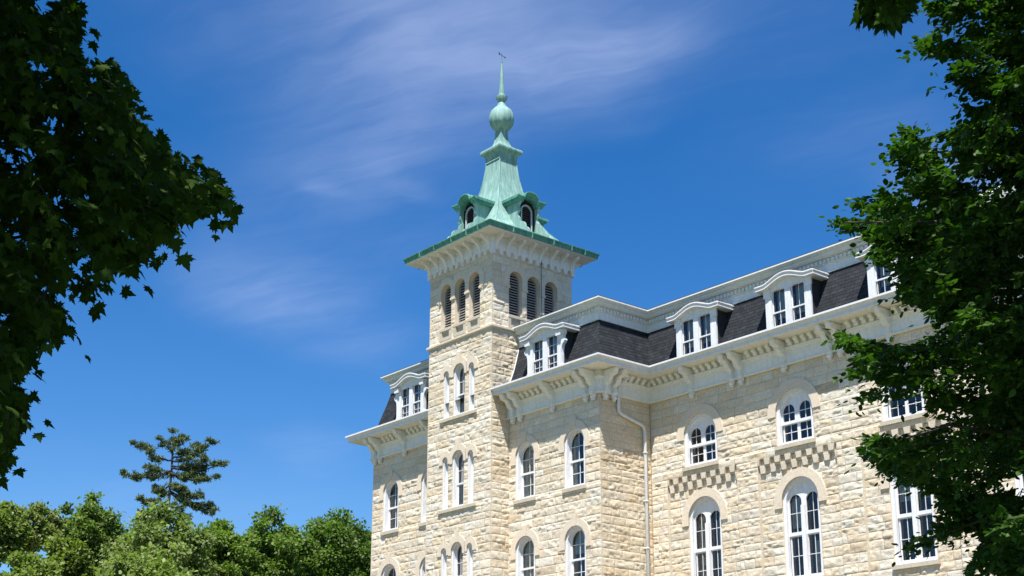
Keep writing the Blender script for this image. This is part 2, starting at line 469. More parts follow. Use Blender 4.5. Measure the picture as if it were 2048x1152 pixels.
def rock_wall(acc, O, U, Nn, u0, u1, z0, z1, ops, seed, panels=(), zc0=0.19, warm=0.0, edge=(True, True), zfine=8.6):
    """coursed rock faced ashlar: every stone is a little height field; O origin, U along, Nn outward"""
    O, U, Nn = np.array(O, float), np.array(U, float), np.array(Nn, float)
    r = random.Random(seed)
    def P(u, z, hh): return O + np.multiply.outer(u, U) + np.multiply.outer(z, (0, 0, 1.0)) + np.multiply.outer(hh, Nn)
    zt = z0
    if z0 < zfine:
        n0 = len(acc['v']); nv = acc['n']
        pts = P(np.array([u0, u1, u1, u0]), np.array([z0, z0, zfine, zfine]), np.zeros(4))
        acc['v'].append(pts); acc['f'].append(np.array([[0, 1, 2, 3]]) + acc['n']); acc['t'].append(np.tile(np.array([[.58, .51, .39]]), (4, 1))); acc['n'] += 4
        zt = zfine
    z = zt; 
    while z < z1 - 1e-4:
        H = r.choice((.385, .40, .365, .385, .31)) + r.uniform(-.02, .02)
        if z + H > z1 - .16: H = z1 - z
        for pa in panels[:1]:
            if z + .05 < pa[2] < z + H + .14: H = pa[2] - z
        # stone joints in this course
        js = [u0]; u = u0
        first = r.uniform(.35, .9)
        while True:
            L = first if len(js) == 1 else r.choice((r.uniform(.42, .7), r.uniform(.6, 1.0), r.uniform(.75, 1.2)))
            u += L
            if u > u1 - .3: break
            js.append(u)
        js.append(u1)
        extra = []
        for o in ops:
            if z + H > o.z0 - .16 and z < o.zs + .3:
                extra += [o.c - o.hw, o.c + o.hw]
        for pa in panels:
            if z < pa[2]: extra += [pa[0], pa[1]]
        for e in extra:
            if u0 + .02 < e < u1 - .02:
                js = [j for j in js if abs(j - e) > .16 or j in (u0, u1)]
                js.append(e)
        js = sorted(set(js))
        for a, b in zip(js[:-1], js[1:]):
            if b - a < .015: continue
            mid = (a + b) / 2; zm = z + H / 2
            skip = False
            for o in ops:
                if o.c - o.hw - .001 <= a and b <= o.c + o.hw + .001 and z >= o.z0 - .02 and z + H <= o.zs + .02: skip = True
            if skip: continue
            dh = 0.0
            for pa in panels:
                if pa[0] - .01 <= a and b <= pa[1] + .01 and zm < pa[2]: dh = -pa[3]
            nu = max(2, int(round((b - a) / .062))); nz = 6
            us = np.concatenate([[a], np.linspace(a + .013, b - .013, nu + 1), [b]])
            zs_ = np.concatenate([[z], np.linspace(z + .011, z + H - .011, nz + 1), [z + H]])
            for o in ops:
                for zz_ in (o.z0 - .1,):
                    if z + .03 < zz_ < z + H - .03: zs_ = np.sort(np.append(zs_, zz_))
            uu, zzg = np.meshgrid(us, zs_)
            eu = np.minimum(uu - a, b - uu); ez = np.minimum(zzg - z, z + H - zzg)
            e = np.minimum(eu * .8, ez)
            s1 = np.clip(e / .045, 0, 1); s1 = s1 * s1 * (3 - 2 * s1)
            so_ = r.uniform(0, 97)
            big = vnoise(uu * 2.4 + so_, zzg * 4.6 + so_ * .37, 1) - .5
            med = vnoise(uu * 4.5 + so_, zzg * 15 + so_, 2) - .5
            sm = vnoise(uu * 12 + so_, zzg * 24, 3) - .5
            rid = 1 - np.abs(2 * vnoise(uu * 2.6 + so_ * 1.7, zzg * 8.5 + so_, 4) - 1)
            tilt = r.uniform(-.08, .10)
            k = r.choice((.55, .8, 1.0, 1.2))
            pit = np.clip(vnoise(uu * 6.5 + so_, zzg * 12 + so_ * .7, 5) - .64, 0, 1)
            hh = s1 * (.003 + r.uniform(0, .009) + .80 * k * (.040 * big + .030 * med + .016 * sm + .026 * rid * rid * rid - .22 * pit + .012 * (vnoise(uu * 9 + so_, zzg * 9, 6) - .5)) + tilt * .6 * (zzg - zm) )
            edge_u = np.full_like(uu, 1.0)
            for on, lim in ((edge[0], u0), (edge[1], u1)):
                if on: edge_u *= np.clip((np.abs(uu - lim) - .03) / .12, 0, 1)
            hh = np.maximum(hh, -.022) * edge_u
            joint = (e < .004)
            hh = np.where(joint, -.005 * (edge_u > .01), hh)
            for o in ops:
                dd = np.hypot(uu - o.c, zzg - o.zs)
                ins = ((dd < o.hw + o.rw + .02) & (zzg > o.zs)) | ((np.abs(uu - o.c) < o.hw + o.rw + .02) & (zzg > o.lab) & (zzg <= o.zs))
                hh = np.where(ins, np.minimum(hh, .004), hh)
                nearj = (np.abs(np.abs(uu - o.c) - o.hw) < .05) & (zzg > o.z0 - .05) & (zzg < o.zs)
                hh = np.where(nearj, np.minimum(hh, .012), hh)
            hh = hh + dh
            base = np.array(r.choice(PALETTE)) * np.array((1.12, 1.085, 1.005)) * r.uniform(.92, 1.06)
            if warm: base = base * (1 - warm) + np.array((.60, .46, .28)) * warm
            if r.random() < .05: base = base * np.array((.82, .80, .78))
            t = np.broadcast_to(base, uu.shape + (3,)).copy()
            t[joint] *= .52
            lo = np.clip(-hh / .02, 0, 1)
            ny, nx = uu.shape
            V = P(uu.ravel(), zzg.ravel(), hh.ravel())
            idx = np.arange(ny * nx).reshape(ny, nx)
            F = np.stack([idx[:-1, :-1], idx[:-1, 1:], idx[1:, 1:], idx[1:, :-1]], -1).reshape(-1, 4)
            cu = uu.ravel()[F].mean(1); cz = zzg.ravel()[F].mean(1)
            keep = np.ones(len(F), bool)
            for o in ops:
                inr = (np.abs(cu - o.c) < o.hw) & (cz > o.z0 - .1) & (cz <= o.zs)
                ina = (np.hypot(cu - o.c, cz - o.zs) < o.hw + o.rw * .5) & (cz > o.zs)
                keep &= ~(inr | ina)
            F = F[keep]
            if len(F):
                acc['v'].append(V); acc['f'].append(F + acc['n']); acc['t'].append(t.reshape(-1, 3)); acc['n'] += len(V)
        z += H

def new_acc(): return dict(v=[], f=[], t=[], n=0)
def add_poly(acc, pts, c=(.68, .61, .49)):
    acc['v'].append(np.array(pts, float)); acc['f'].append(np.array([[0, 1, 2, 3]]) + acc['n']); acc['t'].append(np.tile(np.array([c]), (4, 1))); acc['n'] += 4
def build_acc(acc, name, parent):
    return fast_mesh(name, np.concatenate(acc['v']), np.concatenate(acc['f']), 'stone', parent, np.concatenate(acc['t']))

# ------------------------------------------------------------------ windows (local: x right, y into the wall, z up, origin at sill centre on the wall face)
def arch(hw, zb, zs, n=20, cx=0.0, rise=None):
    """outline of an arched opening, bottom left round to bottom right"""
    ry = hw if rise is None else rise
    return [(cx - hw, zb)] + [(cx - hw * math.cos(PI * i / n), zs + ry * math.sin(PI * i / n)) for i in range(n + 1)] + [(cx + hw, zb)]
def rect(x0, x1, z0, z1): return [(x0, z0), (x1, z0), (x1, z1), (x0, z1)]

def strip(mb, line, y0, y1):
    for p, q in zip(line[:-1], line[1:]):
        mb.face([(p[0], y0, p[1]), (q[0], y0, q[1]), (q[0], y1, q[1]), (p[0], y1, p[1])])

def surround(hw, zs, rw, lab, depth, parent, key=0.0, clipL=9, clipR=9, proud=.05, zb=0, jw=0):
    """dressed stone arch ring with short drops, reveals lining the opening"""
    mb = MB(); n = 22; Rr = hw + rw
    inner = [(-hw, lab)] + [(-hw * math.cos(PI * i / n), zs + hw * math.sin(PI * i / n)) for i in range(n + 1)] + [(hw, lab)]
    cl = lambda x: max(-clipL, min(clipR, x))
    outer = [(cl(-Rr), lab)] + [(cl(-Rr * math.cos(PI * i / n)), zs + Rr * math.sin(PI * i / n)) for i in range(n + 1)] + [(cl(Rr), lab)]
    loop = inner + outer[::-1]
    cleaned = [loop[0]]
    for p in loop[1:]:
        if math.hypot(p[0] - cleaned[-1][0], p[1] - cleaned[-1][1]) > 1e-4: cleaned.append(p)
    mb.plate(cleaned, [], -proud, .02)
    # reveal strips from the ring face to the frame
    full = [(-hw, zb)] + inner[1:-1] + [(hw, zb)]
    strip(mb, full, .0 - .001, depth)
    # radial joints read as thin grooves between voussoirs: a proud keystone
    if key:
        mb.plate([(-.11, zs + hw - .02), (.11, zs + hw - .02), (.17, zs + hw + rw + key), (-.17, zs + hw + rw + key)], [], -proud - .03, .01)
    return mb.build('surround', 'dressed', parent)

def bars(mb, lst, y0, y1):
    for x0, x1, z0, z1 in lst: mb.box(x0, x1, y0, y1, z0, z1)

def sill(hw, parent, z0=-.19, z1=0.0, ext=.08, proj=.10, depth=.12):
    mb = MB(); mb.plate([(-proj, z0), (-proj, z1 - .03), (depth, z1), (depth, z0)], [], -hw - ext, hw + ext, T=lambda p: (p[1], p[0], p[2]))
    return mb.build('sill', 'sill', parent)

def drape(parent, x0, x1, z0, z1, y, m='curtain', waves=7, amp=.03, name='curtain'):
    mb = MB(); n = waves * 6
    xs = [x0 + (x1 - x0) * i / n for i in range(n + 1)]
    ys = [y + amp * math.sin(2 * PI * waves * i / n) + amp * .4 * math.sin(5.1 * i) for i in range(n + 1)]
    for i in range(n): mb.face([(xs[i], ys[i], z0), (xs[i + 1], ys[i + 1], z0), (xs[i + 1], ys[i + 1], z1), (xs[i], ys[i], z1)])
    o = mb.build(name, m, parent, smooth=True)
    return o

def window_pair_short():
    """wide arched window: white tympanum, two small arched lights over a low sash"""
    p = empty('window', (0, 0, 0)); hw, zs = .95, 1.30
    surround(hw, zs, .40, 1.22, .10, p)
    sill(hw, p)
    mb = MB()
    mb.plate(arch(hw, 0, zs), [arch(hw - .15, .10, zs - .02)], .06, .20)              # casing
    yb = .19
    ho = [arch(.30, .98, 1.39, 14, -.42), arch(.30, .98, 1.39, 14, .42)]
    mb.plate(arch(hw - .14, .86, zs - .02), ho, yb, yb + .06)                        # tympanum with upper lights
    mb.plate(rect(-.81, .81, .08, .90), [rect(-.74, -.07, .15, .84), rect(.07, .74, .15, .84)], yb + .07, yb + .12)
    for cx in (-.42, .42):
        bars(mb, [(cx - .010, cx + .010, .98, 1.69), (cx - .30, cx + .30, 1.31, 1.336)], yb + .02, yb + .045)
        c2 = -.405 if cx < 0 else .405
        bars(mb, [(c2 - .010, c2 + .010, .15, .84), (c2 - .335, c2 + .335, .50, .526)], yb + .085, yb + .105)
    mb.build('frame', 'white', p)
    g = MB(); g.face([(-.8, yb + .05, .88), (.8, yb + .05, .88), (.8, yb + .05, 1.8), (-.8, yb + .05, 1.8)])
    g.face([(-.8, yb + .11, .1), (.8, yb + .11, .1), (.8, yb + .11, .88), (-.8, yb + .11, .88)])
    g.build('pane', 'glass', p, weld=False)
    return p

def window_pair_tall():
    p = empty('window', (0, 0, 0)); hw, zs = .93, 3.15
    surround(hw, zs, .37, 2.92, .10, p, proud=.06)
    sill(hw, p)
    mb = MB(); yb = .19
    mb.plate(arch(hw, 0, zs), [arch(hw - .14, .10, zs - .02)], .06, .20)
    up = [arch(.31, 1.90, 3.12, 14, -.425), arch(.31, 1.90, 3.12, 14, .425)]
    mb.plate(arch(hw - .13, 1.76, zs - .02), up, yb, yb + .06)
    mb.plate(rect(-.80, .80, .08, 1.80), [rect(-.74, -.11, .16, 1.72), rect(.11, .74, .16, 1.72)], yb + .05, yb + .11)
    mb.box(-.10, .10, .10, yb + .05, .10, 2.95)
    for cx in (-.425, .425):
        bars(mb, [(cx - .010, cx + .010, 1.9, 3.43), (cx - .31, cx + .31, 2.66, 2.685), (cx - .010, cx + .010, .16, 1.72), (cx - .31, cx + .31, .93, .955)], yb + .055, yb + .075)
    mb.build('frame', 'white', p)
    g = MB(); g.face([(-.8, yb + .09, .1), (.8, yb + .09, .1), (.8, yb + .09, 3.9), (-.8, yb + .09, 3.9)])
    g.build('pane', 'glass', p, weld=False)
    return p

def window_single(hw=.68, zs=2.0, rail=1.22, key=.14):
    p = empty('window', (0, 0, 0))
    surround(hw, zs, .33, zs - .32, .06, p, key=key)
    sill(hw, p)
    mb = MB(); yb = .25; gi = hw - .19
    mb.plate(arch(hw, 0, zs), [arch(hw - .13, .08, zs)], .04, .30)
    mb.plate(arch(hw - .10, rail - .04, zs), [arch(gi, rail + .05, zs, 16)], yb, yb + .06)
    mb.plate(rect(-hw + .10, hw - .10, .07, rail + .03), [rect(-gi, gi, .16, rail - .04)], yb + .05, yb + .11)
    zt = zs + gi
    zm = rail + .05 + (zt - rail) * .48
    bars(mb, [(-.011, .011, rail + .05, zt - .01), (-gi, gi, zm - .013, zm + .013)], yb + .02, yb + .045)
    bars(mb, [(-.011, .011, .16, rail - .04), (-gi, gi, .16 + (rail - .2) * .5 - .013, .16 + (rail - .2) * .5 + .013)], yb + .07, yb + .095)
    mb.build('frame', 'white', p)
    g = MB(); g.face([(-gi - .03, yb + .05, rail), (gi + .03, yb + .05, rail), (gi + .03, yb + .05, zt + .03), (-gi - .03, yb + .05, zt + .03)])
    g.face([(-gi - .03, yb + .10, .1), (gi + .03, yb + .10, .1), (gi + .03, yb + .10, rail), (-gi - .03, yb + .10, rail)])
    g.build('pane', 'glass', p, weld=False)
    return p

def tower_light_centre(zs):
    p = empty('window', (0, 0, 0)); hw = .44
    surround(hw, zs, .31, zs - .16, .05, p, key=.26, clipL=.62, clipR=.62)
    mb = MB(); gi = .27; rail = zs * .5
    mb.plate(arch(hw, 0, zs), [arch(hw - .07, .08, zs)], .04, .27)
    yb = .22
    mb.plate(arch(hw - .06, rail - .03, zs), [arch(gi, rail + .04, zs, 14)], yb, yb + .05)
    mb.plate(rect(-hw + .06, hw - .06, .06, rail + .02), [rect(-gi, gi, .14, rail - .05)], yb + .04, yb + .09)
    bars(mb, [(-.012, .012, rail + .04, zs + gi - .01), (-gi, gi, rail + .62, rail + .645)], yb + .015, yb + .04)
    mb.build('frame', 'white', p)
    g = MB(); g.face([(-.36, yb + .06, .1), (.36, yb + .06, .1), (.36, yb + .06, zs + .34), (-.36, yb + .06, zs + .34)])
    g.build('pane', 'glass', p, weld=False)
    return p

def tower_light_side(zs, left):
    p = empty('window', (0, 0, 0)); hw = .21
    surround(hw, zs, .29, zs - .16, .05, p, clipL=9 if left else .38, clipR=.38 if left else 9)
    mb = MB()
    mb.plate(arch(hw, 0, zs), [arch(hw - .05, .06, zs)], .03, .26)
    mb.plate(arch(hw - .04, .05, zs), [arch(hw - .10, .12, zs)], .20, .24)
    mb.build('frame', 'white', p)
    g = MB(); g.face([(-.19, .23, .05), (.19, .23, .05), (.19, .23, zs + .19), (-.19, .23, zs + .19)])
    g.build('pane', 'white', p)
    return p

def belfry_window(idx):
    p = empty('belfry_window', (0, 0, 0)); hw, zs = .41, 1.85
    cl, cr = (9, .57) if idx == 0 else ((.57, .57) if idx == 1 else (.57, 9))
    surround(hw, zs, .34, zs - .42, .34, p, clipL=cl, clipR=cr, proud=.05)
    s_ = MB(); s_.plate([(-.06, -.16), (-.06, -.02), (.34, .02), (.34, -.16)], [], -hw - .06, hw + .06, T=lambda q: (q[1], q[0], q[2])); s_.build('sill', 'sill', p)
    a = MB(); a.plate(rect(-hw - .06, hw + .06, -.66, -.162), [rect(-.30, .30, -.54, -.20)], -.045, .06); 
    a.face([(-.30, .05, -.54), (.30, .05, -.54), (.30, .05, -.20), (-.30, .05, -.20)]); a.build('apron_panel', 'sill', p)
    # small capitals where the arches spring
    for sx in (-1, 1):
        c = MB(); x0, x1 = sorted((sx * (hw - .015), sx * (hw + .157)))
        c.box(x0, x1, -.085, .12, zs - .52, zs - .421)
        c.build('capital', 'dressed', p)
    f = MB(); f.plate(arch(hw + .01, .0, zs), [arch(hw - .05, .04, zs)], .22, .30); f.build('frame', 'louver', p)
    l = MB(); n = 16
    for i in range(n):
        z = .07 + i * (zs + hw - .08) / n
        x = hw - .03 if z < zs else math.sqrt(max((hw - .03) ** 2 - (z + .05 - zs) ** 2, .0))
        if x < .06: continue
        l.plate([(.22, z), (.222, z + .05), (.36, z + .125), (.36, z + .085)], [], -x, x, T=lambda q: (q[1], q[0], q[2]))
    l.build('louver', 'louver', p)
    d = MB(); d.face([(-.5, .40, -.1), (.5, .40, -.1), (.5, .40, zs + .6), (-.5, .40, zs + .6)]); d.build('lining', 'dark', p)  # near-black sheet: darkness of the belfry hollow put in as colour
    return p

def place(proto, loc, rz=0.0, first=[]):
    """a prototype is placed the first time and copied with its sub-parts after that"""
    if not proto.get('used'):
        proto['used'] = 1; o = proto
    else:
        o = proto.copy(); col.objects.link(o)
        for ch in list(proto.children):
            if ch.name.split('.')[0] in ('curtain', 'blind', 'cushion'): continue
            c = ch.copy(); c.parent = o; col.objects.link(c)
    o.location = loc; o.rotation_euler = (0, 0, rz); o.parent = bld
    return o

# ------------------------------------------------------------------ openings
SIL3T, SIL2T, SIL1T = 19.15, 14.65, 10.20
ZS3, ZS2, ZS1 = 2.15, 2.31, 2.33          # spring heights above each tower sill
BEL_F = [1.36, 2.50, 3.64]
BEL_S = [.38, 1.52, 2.66]
tower_ops = []
for sl, zs in ((SIL3T, ZS3), (SIL2T, ZS2), (SIL1T, ZS1)):
    tower_ops += [Op(2.5, .44, sl, sl + zs, .25, sl + zs - .16), Op(1.5, .21, sl, sl + zs + .05, .22, sl + zs - .1), Op(3.48, .21, sl, sl + zs + .05, .22, sl + zs - .1)]
bel_ops_f = [Op(c, .41, 23.85 - .56, 25.70, .30, 25.28) for c in BEL_F]
bel_ops_s = [Op(c - TY0, .41, 23.85 - .56, 25.70, .30, 25.28) for c in BEL_S]
PAVW = [6.18, 9.56, -4.55, -1.22]
pav_ops = []
for c in PAVW: pav_ops += [Op(c, .68, 14.62, 16.62, .3, 16.3), Op(c, .68, 10.2, 12.2, .3, 11.9)]
WINGC = [14.23 + 5.17 * i for i in range(6)]
wing_ops = []
for c in WINGC: wing_ops += [Op(c, .95, 15.30, 16.60, .36, 16.52), Op(c, .93, 9.80, 12.95, .33, 12.72)]

# ------------------------------------------------------------------ walls
a = new_acc()
rock_wall(a, (TX0, TY0, 0), (1, 0, 0), (0, -1, 0), 0, 5.0, 0, 22.98, tower_ops, 3)
rock_wall(a, (TX0, TY0, 0), (1, 0, 0), (0, -1, 0), 0, 5.0, 23.15, 27.3, bel_ops_f, 4)
rock_wall(a, (TX1, TY0, 0), (0, 1, 0), (1, 0, 0), 0, TY1 - TY0, 0, 22.98, [], 5, warm=.12)
rock_wall(a, (TX1, TY0, 0), (0, 1, 0), (1, 0, 0), 0, TY1 - TY0, 23.15, 27.3, bel_ops_s, 6)
rock_wall(a, (TX0, TY1, 0), (0, -1, 0), (-1, 0, 0), 0, TY1 - TY0, 0, 27.3, [], 7, zfine=18)
rock_wall(a, (TX1, TY1, 0), (-1, 0, 0), (0, 1, 0), 0, 5.0, 0, 27.3, [], 8, zfine=20)
build_acc(a, 'tower_wall', bld)
a = new_acc()
lops = [Op(o.c - PL, o.hw, o.z0, o.zs, o.rw, o.lab) for o in pav_ops if o.c < 0]
rops = [Op(o.c - 5.0, o.hw, o.z0, o.zs, o.rw, o.lab) for o in pav_ops if o.c > 0]
rock_wall(a, (PL, 0, 0), (1, 0, 0), (0, -1, 0), 0, -PL, 0, 18.75, lops, 21, edge=(True, False))
rock_wall(a, (5.0, 0, 0), (1, 0, 0), (0, -1, 0), 0, PR - 5.0, 0, 18.75, rops, 22, edge=(False, True))
rock_wall(a, (PR, 0, 0), (0, 1, 0), (1, 0, 0), 0, B, 0, 18.75, [], 23, warm=.35, edge=(True, False))
add_poly(a, [(PL, 13, 0), (PL, 0, 0), (PL, 0, 18.75), (PL, 13, 18.75)])
add_poly(a, [(PR, 13, 0), (PL, 13, 0), (PL, 13, 23.4), (PR, 13, 23.4)])
build_acc(a, 'pavilion_wall', bld)
a = new_acc()
panels = [(c - 2.04 - PR, c + 1.98 - PR, 14.90, .13) for c in WINGC]
wops = [Op(o.c - PR, o.hw, o.z0, o.zs, o.rw, o.lab) for o in wing_ops]
rock_wall(a, (PR, B, 0), (1, 0, 0), (0, -1, 0), 0, XE - PR, 0, 18.75, wops, 31, panels=panels, edge=(False, False))
for c in WINGC:
    for xx in (c - 2.04, c + 1.98): add_poly(a, [(xx, B + .005, 8.6), (xx, B + .18, 8.6), (xx, B + .18, 14.9), (xx, B + .005, 14.9)])
    add_poly(a, [(c - 2.04, B + .005, 14.9), (c + 1.98, B + .005, 14.9), (c + 1.98, B + .19, 14.9), (c - 2.04, B + .19, 14.9)])
add_poly(a, [(XE, 15, 0), (PR, 15, 0), (PR, 15, 23.4), (XE, 15, 23.4)])
add_poly(a, [(XE, B, 0), (XE, 15, 0), (XE, 15, 18.75), (XE, B, 18.75)])
rock_wall(a, (28.6, B - .12, 0), (1, 0, 0), (0, -1, 0), 0, XE - 28.6, 18.9, 21.5, [], 33, edge=(True, False))
build_acc(a, 'wing_wall', bld)

fs = MB()
for zf in (9.2, 13.9, 18.78):
    fs.box(PL + .4, PR - .4, .75, 12.9, zf, zf + .25); fs.box(PR - .3, XE - .1, B + .75, 14.9, zf + .01, zf + .26)
fs.box(PL + .4, XE - .1, 6.5, 6.7, 9.0, 19.0)
fs.build('floor_slab', 'inner', bld)
# corbel tables over the lower wing windows
for c in WINGC[:4]:
    mb = MB()
    x0 = c - 2.04
    def tooth(xa, xb, za, zb, yo):
        t = rng.uniform(.0, .02)
        mb.plate([(xa + .045, za), (xb - .045, za), (xb, zb), (xa, zb)], [], yo - t, B + .19)
    for i in range(9):
        xa = x0 + .12 + i * .545 - .30 + .0
        lo_, hi_ = max(xa, x0), min(xa + .315, c + 1.98)
        if i > 0 or True:
            if hi_ - lo_ > .05: tooth(lo_, hi_, 14.64, 14.898, B - .02)
        xl = x0 + .40 + i * .545 - .30
        lo_, hi_ = max(xl, x0), min(xl + .31, c + 1.98)
        if i < 8 and hi_ - lo_ > .05: tooth(lo_, hi_, 14.29, 14.558, B + .035)
    
    mb.box(x0 + .003, c + 1.977, B + .045, B + .16, 14.56, 14.638)
    o = mb.build('corbel_table', 'corbel', bld)

# band course round the tower
mb = MB(); mb.sweep([(0.0, 22.96), (.06, 22.98), (.11, 23.02), (.11, 23.12), (.02, 23.17), (0.0, 23.17)], [(0, TY1), (0, TY0), (5, TY0), (5, TY1), (0, TY1)], caps=False); mb.build('band_course', 'dressed', bld)

# ------------------------------------------------------------------ place windows
wps, wpt, wsg = window_pair_short(), window_pair_tall(), window_single()
for i, c in enumerate(WINGC[:4]):
    o = place(wps, (c, B, 15.30))
    o = place(wpt, (c, B + .12, 9.80))
    if i == 1: drape(o, -.78, -.08, 2.1, 3.35, .40, 'blind', 2, .004, 'blind'); drape(o, .2, .78, .2, 1.5, .5, 'curtain', 5)
    if i == 2: drape(o, -.78, .78, 2.4, 3.35, .40, 'blind', 2, .004, 'blind')
    if i == 0:
        drape(o, -.78, -.06, .2, 3.35, .50); drape(o, .30, .78, .2, 3.1, .52)
lower = []
for c in PAVW:
    o = place(wsg, (c, 0, 14.62))
    if c == PAVW[0]: drape(o, -.5, .5, .1, 2.5, .42, 'curtain', 6)
    if c == PAVW[1]:
        drape(o, -.52, -.2, .1, 2.4, .42, 'curtain', 3)
        cu = MB(); cu.box(.16, .48, .42, .7, .1, .46); cu.build('cushion', 'red', o)
    if c == PAVW[2]: drape(o, -.1, .5, .1, 2.5, .42, 'curtain', 4)
    o = place(wsg, (c, 0, 10.2))
    if c == PAVW[0]: drape(o, -.5, .5, .1, 2.5, .42, 'curtain', 6)
    if c == PAVW[1]: drape(o, -.5, .5, 1.5, 2.5, .45, 'blind', 2, .004, 'blind')
for sl, zs in ((SIL3T, ZS3), (SIL2T, ZS2), (SIL1T, ZS1)):
    o = place(tower_light_centre(zs), (2.5, TY0, sl)); drape(o, -.34, .34, .1, zs * .5, .42, 'curtain', 5)
    place(tower_light_side(zs + .05, True), (1.5, TY0, sl)); place(tower_light_side(zs + .05, False), (3.48, TY0, sl))
    mb = MB(); mb.plate([(-.10, sl - .17), (-.10, sl - .03), (.30, sl + .01), (.30, sl - .17)], [], 1.04, 3.93, T=lambda p: (p[1], TY0 + p[0], p[2])); mb.build('sill', 'sill', bld)
for i in range(3):
    bw = belfry_window(i)
    place(bw, (BEL_F[i], TY0, 23.85)); place(bw, (TX1, BEL_S[i], 23.85), PI / 2)

# ------------------------------------------------------------------ main cornice
LEFT = [(PL, 13), (PL, 0), (0.03, 0)]
RIGHT = [(4.97, 0), (PR, 0), (PR, B), (XE, B)]
ALL = [(PL, 13), (PL, 0), (PR, 0), (PR, B), (XE, B)]
corn = [(0.0, 18.56), (.15, 18.56), (.17, 18.60), (.15, 18.65), (.11, 18.66), (.11, 19.14), (.14, 19.16), (.16, 19.20), (.22, 19.23), (.24, 19.28), (.14, 19.29), (.14, 19.60),
        (.965, 19.602), (.965, 19.64), (0.2, 19.64)]
gutp = [(.962, 19.598), (1.005, 19.598), (1.015, 19.66), (.972, 19.668), (.985, 19.74), (1.02, 19.81), (1.06, 19.85), (1.125, 19.858), (1.125, 19.935), (1.05, 19.942), (0.2, 19.95), (0.2, 19.7), (.962, 19.7)]
def modillion(mb, fx):
    prof = [(.14, 19.33), (.22, 19.33), (.27, 19.37), (.30, 19.43), (.40, 19.46), (.42, 19.52), (.42, 19.595), (.14, 19.595)]
    fx(mb, prof)
def along(mb, path, seg, prof, s, wdt):
    """a block with the given outward profile standing at distance s along one wall"""
    p, q = Vector(path[seg]), Vector(path[seg + 1]); t = (q - p).normalized(); nn = Vector((t.y, -t.x))
    mb.plate(prof, [], -wdt / 2, wdt / 2, T=lambda a_: (p.x + t.x * (s + a_[1]) + nn.x * a_[0], p.y + t.y * (s + a_[1]) + nn.y * a_[0], a_[2]))
MODP = [(.12, 19.30), (.22, 19.30), (.28, 19.35), (.30, 19.42), (.38, 19.44), (.43, 19.49), (.43, 19.598), (.12, 19.598)]
BRK = [(.10, 18.36), (.20, 18.36), (.235, 18.42), (.20, 18.50), (.20, 18.58), (.25, 18.64), (.27, 18.76), (.25, 18.90), (.27, 19.00), (.35, 19.06), (.47, 19.12), (.55, 19.20), (.58, 19.30), (.66, 19.35), (.78, 19.38), (.86, 19.44), (.90, 19.52), (.90, 19.598), (.10, 19.598)]
br_me = None
def bracket_at(path, seg, s):
    global br_me
    p, q = Vector(path[seg]), Vector(path[seg + 1]); t = (q - p).normalized()
    if br_me is None:
        mb = MB(); mb.plate(BRK, [], -.10, .10, T=lambda a_: (a_[1], -a_[0], a_[2] - 19.6))
        mb.plate([(.08, 18.40), (.17, 18.40), (.19, 18.9), (.42, 19.02), (.50, 19.25), (.80, 19.34), (.86, 19.50), (.86, 19.55), (.08, 19.55)], [], -.135, .135, T=lambda a_: (a_[1], -a_[0], a_[2] - 19.6))
        # pendant drop and rosettes
        mb.box(-.07, .07, -.19, -.05, 18.27 - 19.6, 18.37 - 19.6)
        mb.box(-.125, .125, -.29, -.05, 18.60 - 19.6, 18.66 - 19.6)
        o = mb.build('bracket', 'cornice', bld); br_me = o.data
    else:
        o = bpy.data.objects.new('bracket', br_me); col.objects.link(o); o.parent = bld
    o.location = (p.x + t.x * s, p.y + t.y * s, 19.6); o.rotation_euler = (0, 0, math.atan2(t.y, t.x))
mods = MB(); cmb = MB()
cmb.sweep(corn, LEFT); cmb.sweep(corn, RIGHT)
BR = {(0, 1): [PL + .30, PL + .78, -3.24, -.9], (1, 0): [5.45, 5.97, 8.24, 10.47, 10.95], (1, 1): [.22, .74], (1, 2): [13.95, 16.27, 16.79, 19.12, 21.45, 21.97, 24.3, 26.63, 27.15, 29.5]}
for (pi, seg), lst in BR.items():
    path = (LEFT, RIGHT)[pi]; p, q = path[seg], path[seg + 1]
    L = math.hypot(q[0] - p[0], q[1] - p[1])
    base = p[0] if seg != 1 or pi == 0 else 0
    ss = [x - base for x in lst] if not (pi == 1 and seg == 1) else lst
    for s in ss: bracket_at(path, seg, s)
    s = .20
    while s < min(L, 20):
        if all(abs(s - b_) > .2 for b_ in ss): along(cmb, path, seg, MODP, s, .19)
        s += .37
s = .2
cmb.build('cornice', 'cornice', bld)
gm = MB(); gm.sweep(gutp, LEFT); gm.build('gutter', 'white', bld)
gm = MB(); gm.sweep(gutp, RIGHT); gm.build('gutter', 'white', bld)

# upper cornice at the mansard top
ucn = [(-.64, 22.24), (-.56, 22.24), (-.54, 22.28), (-.56, 22.32), (-.58, 22.33), (-.58, 22.60), (-.53, 22.63), (-.53, 22.84), (-.40, 22.86), (-.36, 22.90), (-.345, 22.93), (-.33, 22.94),
       (-.31, 23.0), (-.24, 23.06), (-.20, 23.12), (-.165, 23.125), (-.165, 23.185), (-.2, 23.19), (-.64, 23.22)]
um = MB(); um.sweep(ucn, ALL)
for seg in (1, 2, 3):
    p, q = ALL[seg], ALL[seg + 1]; L = math.hypot(q[0] - p[0], q[1] - p[1]); s = .62 if seg != 3 else .3 - .9
    lim = {1: L - .6, 2: L + .5, 3: 19.0}[seg]
    if seg == 3: s = -.5
    while s < lim:
        along(um, ALL, seg, [(-.55, 22.66), (-.46, 22.66), (-.46, 22.82), (-.55, 22.82)], s, .11); s += .21
um.build('upper_cornice', 'cornice', bld)

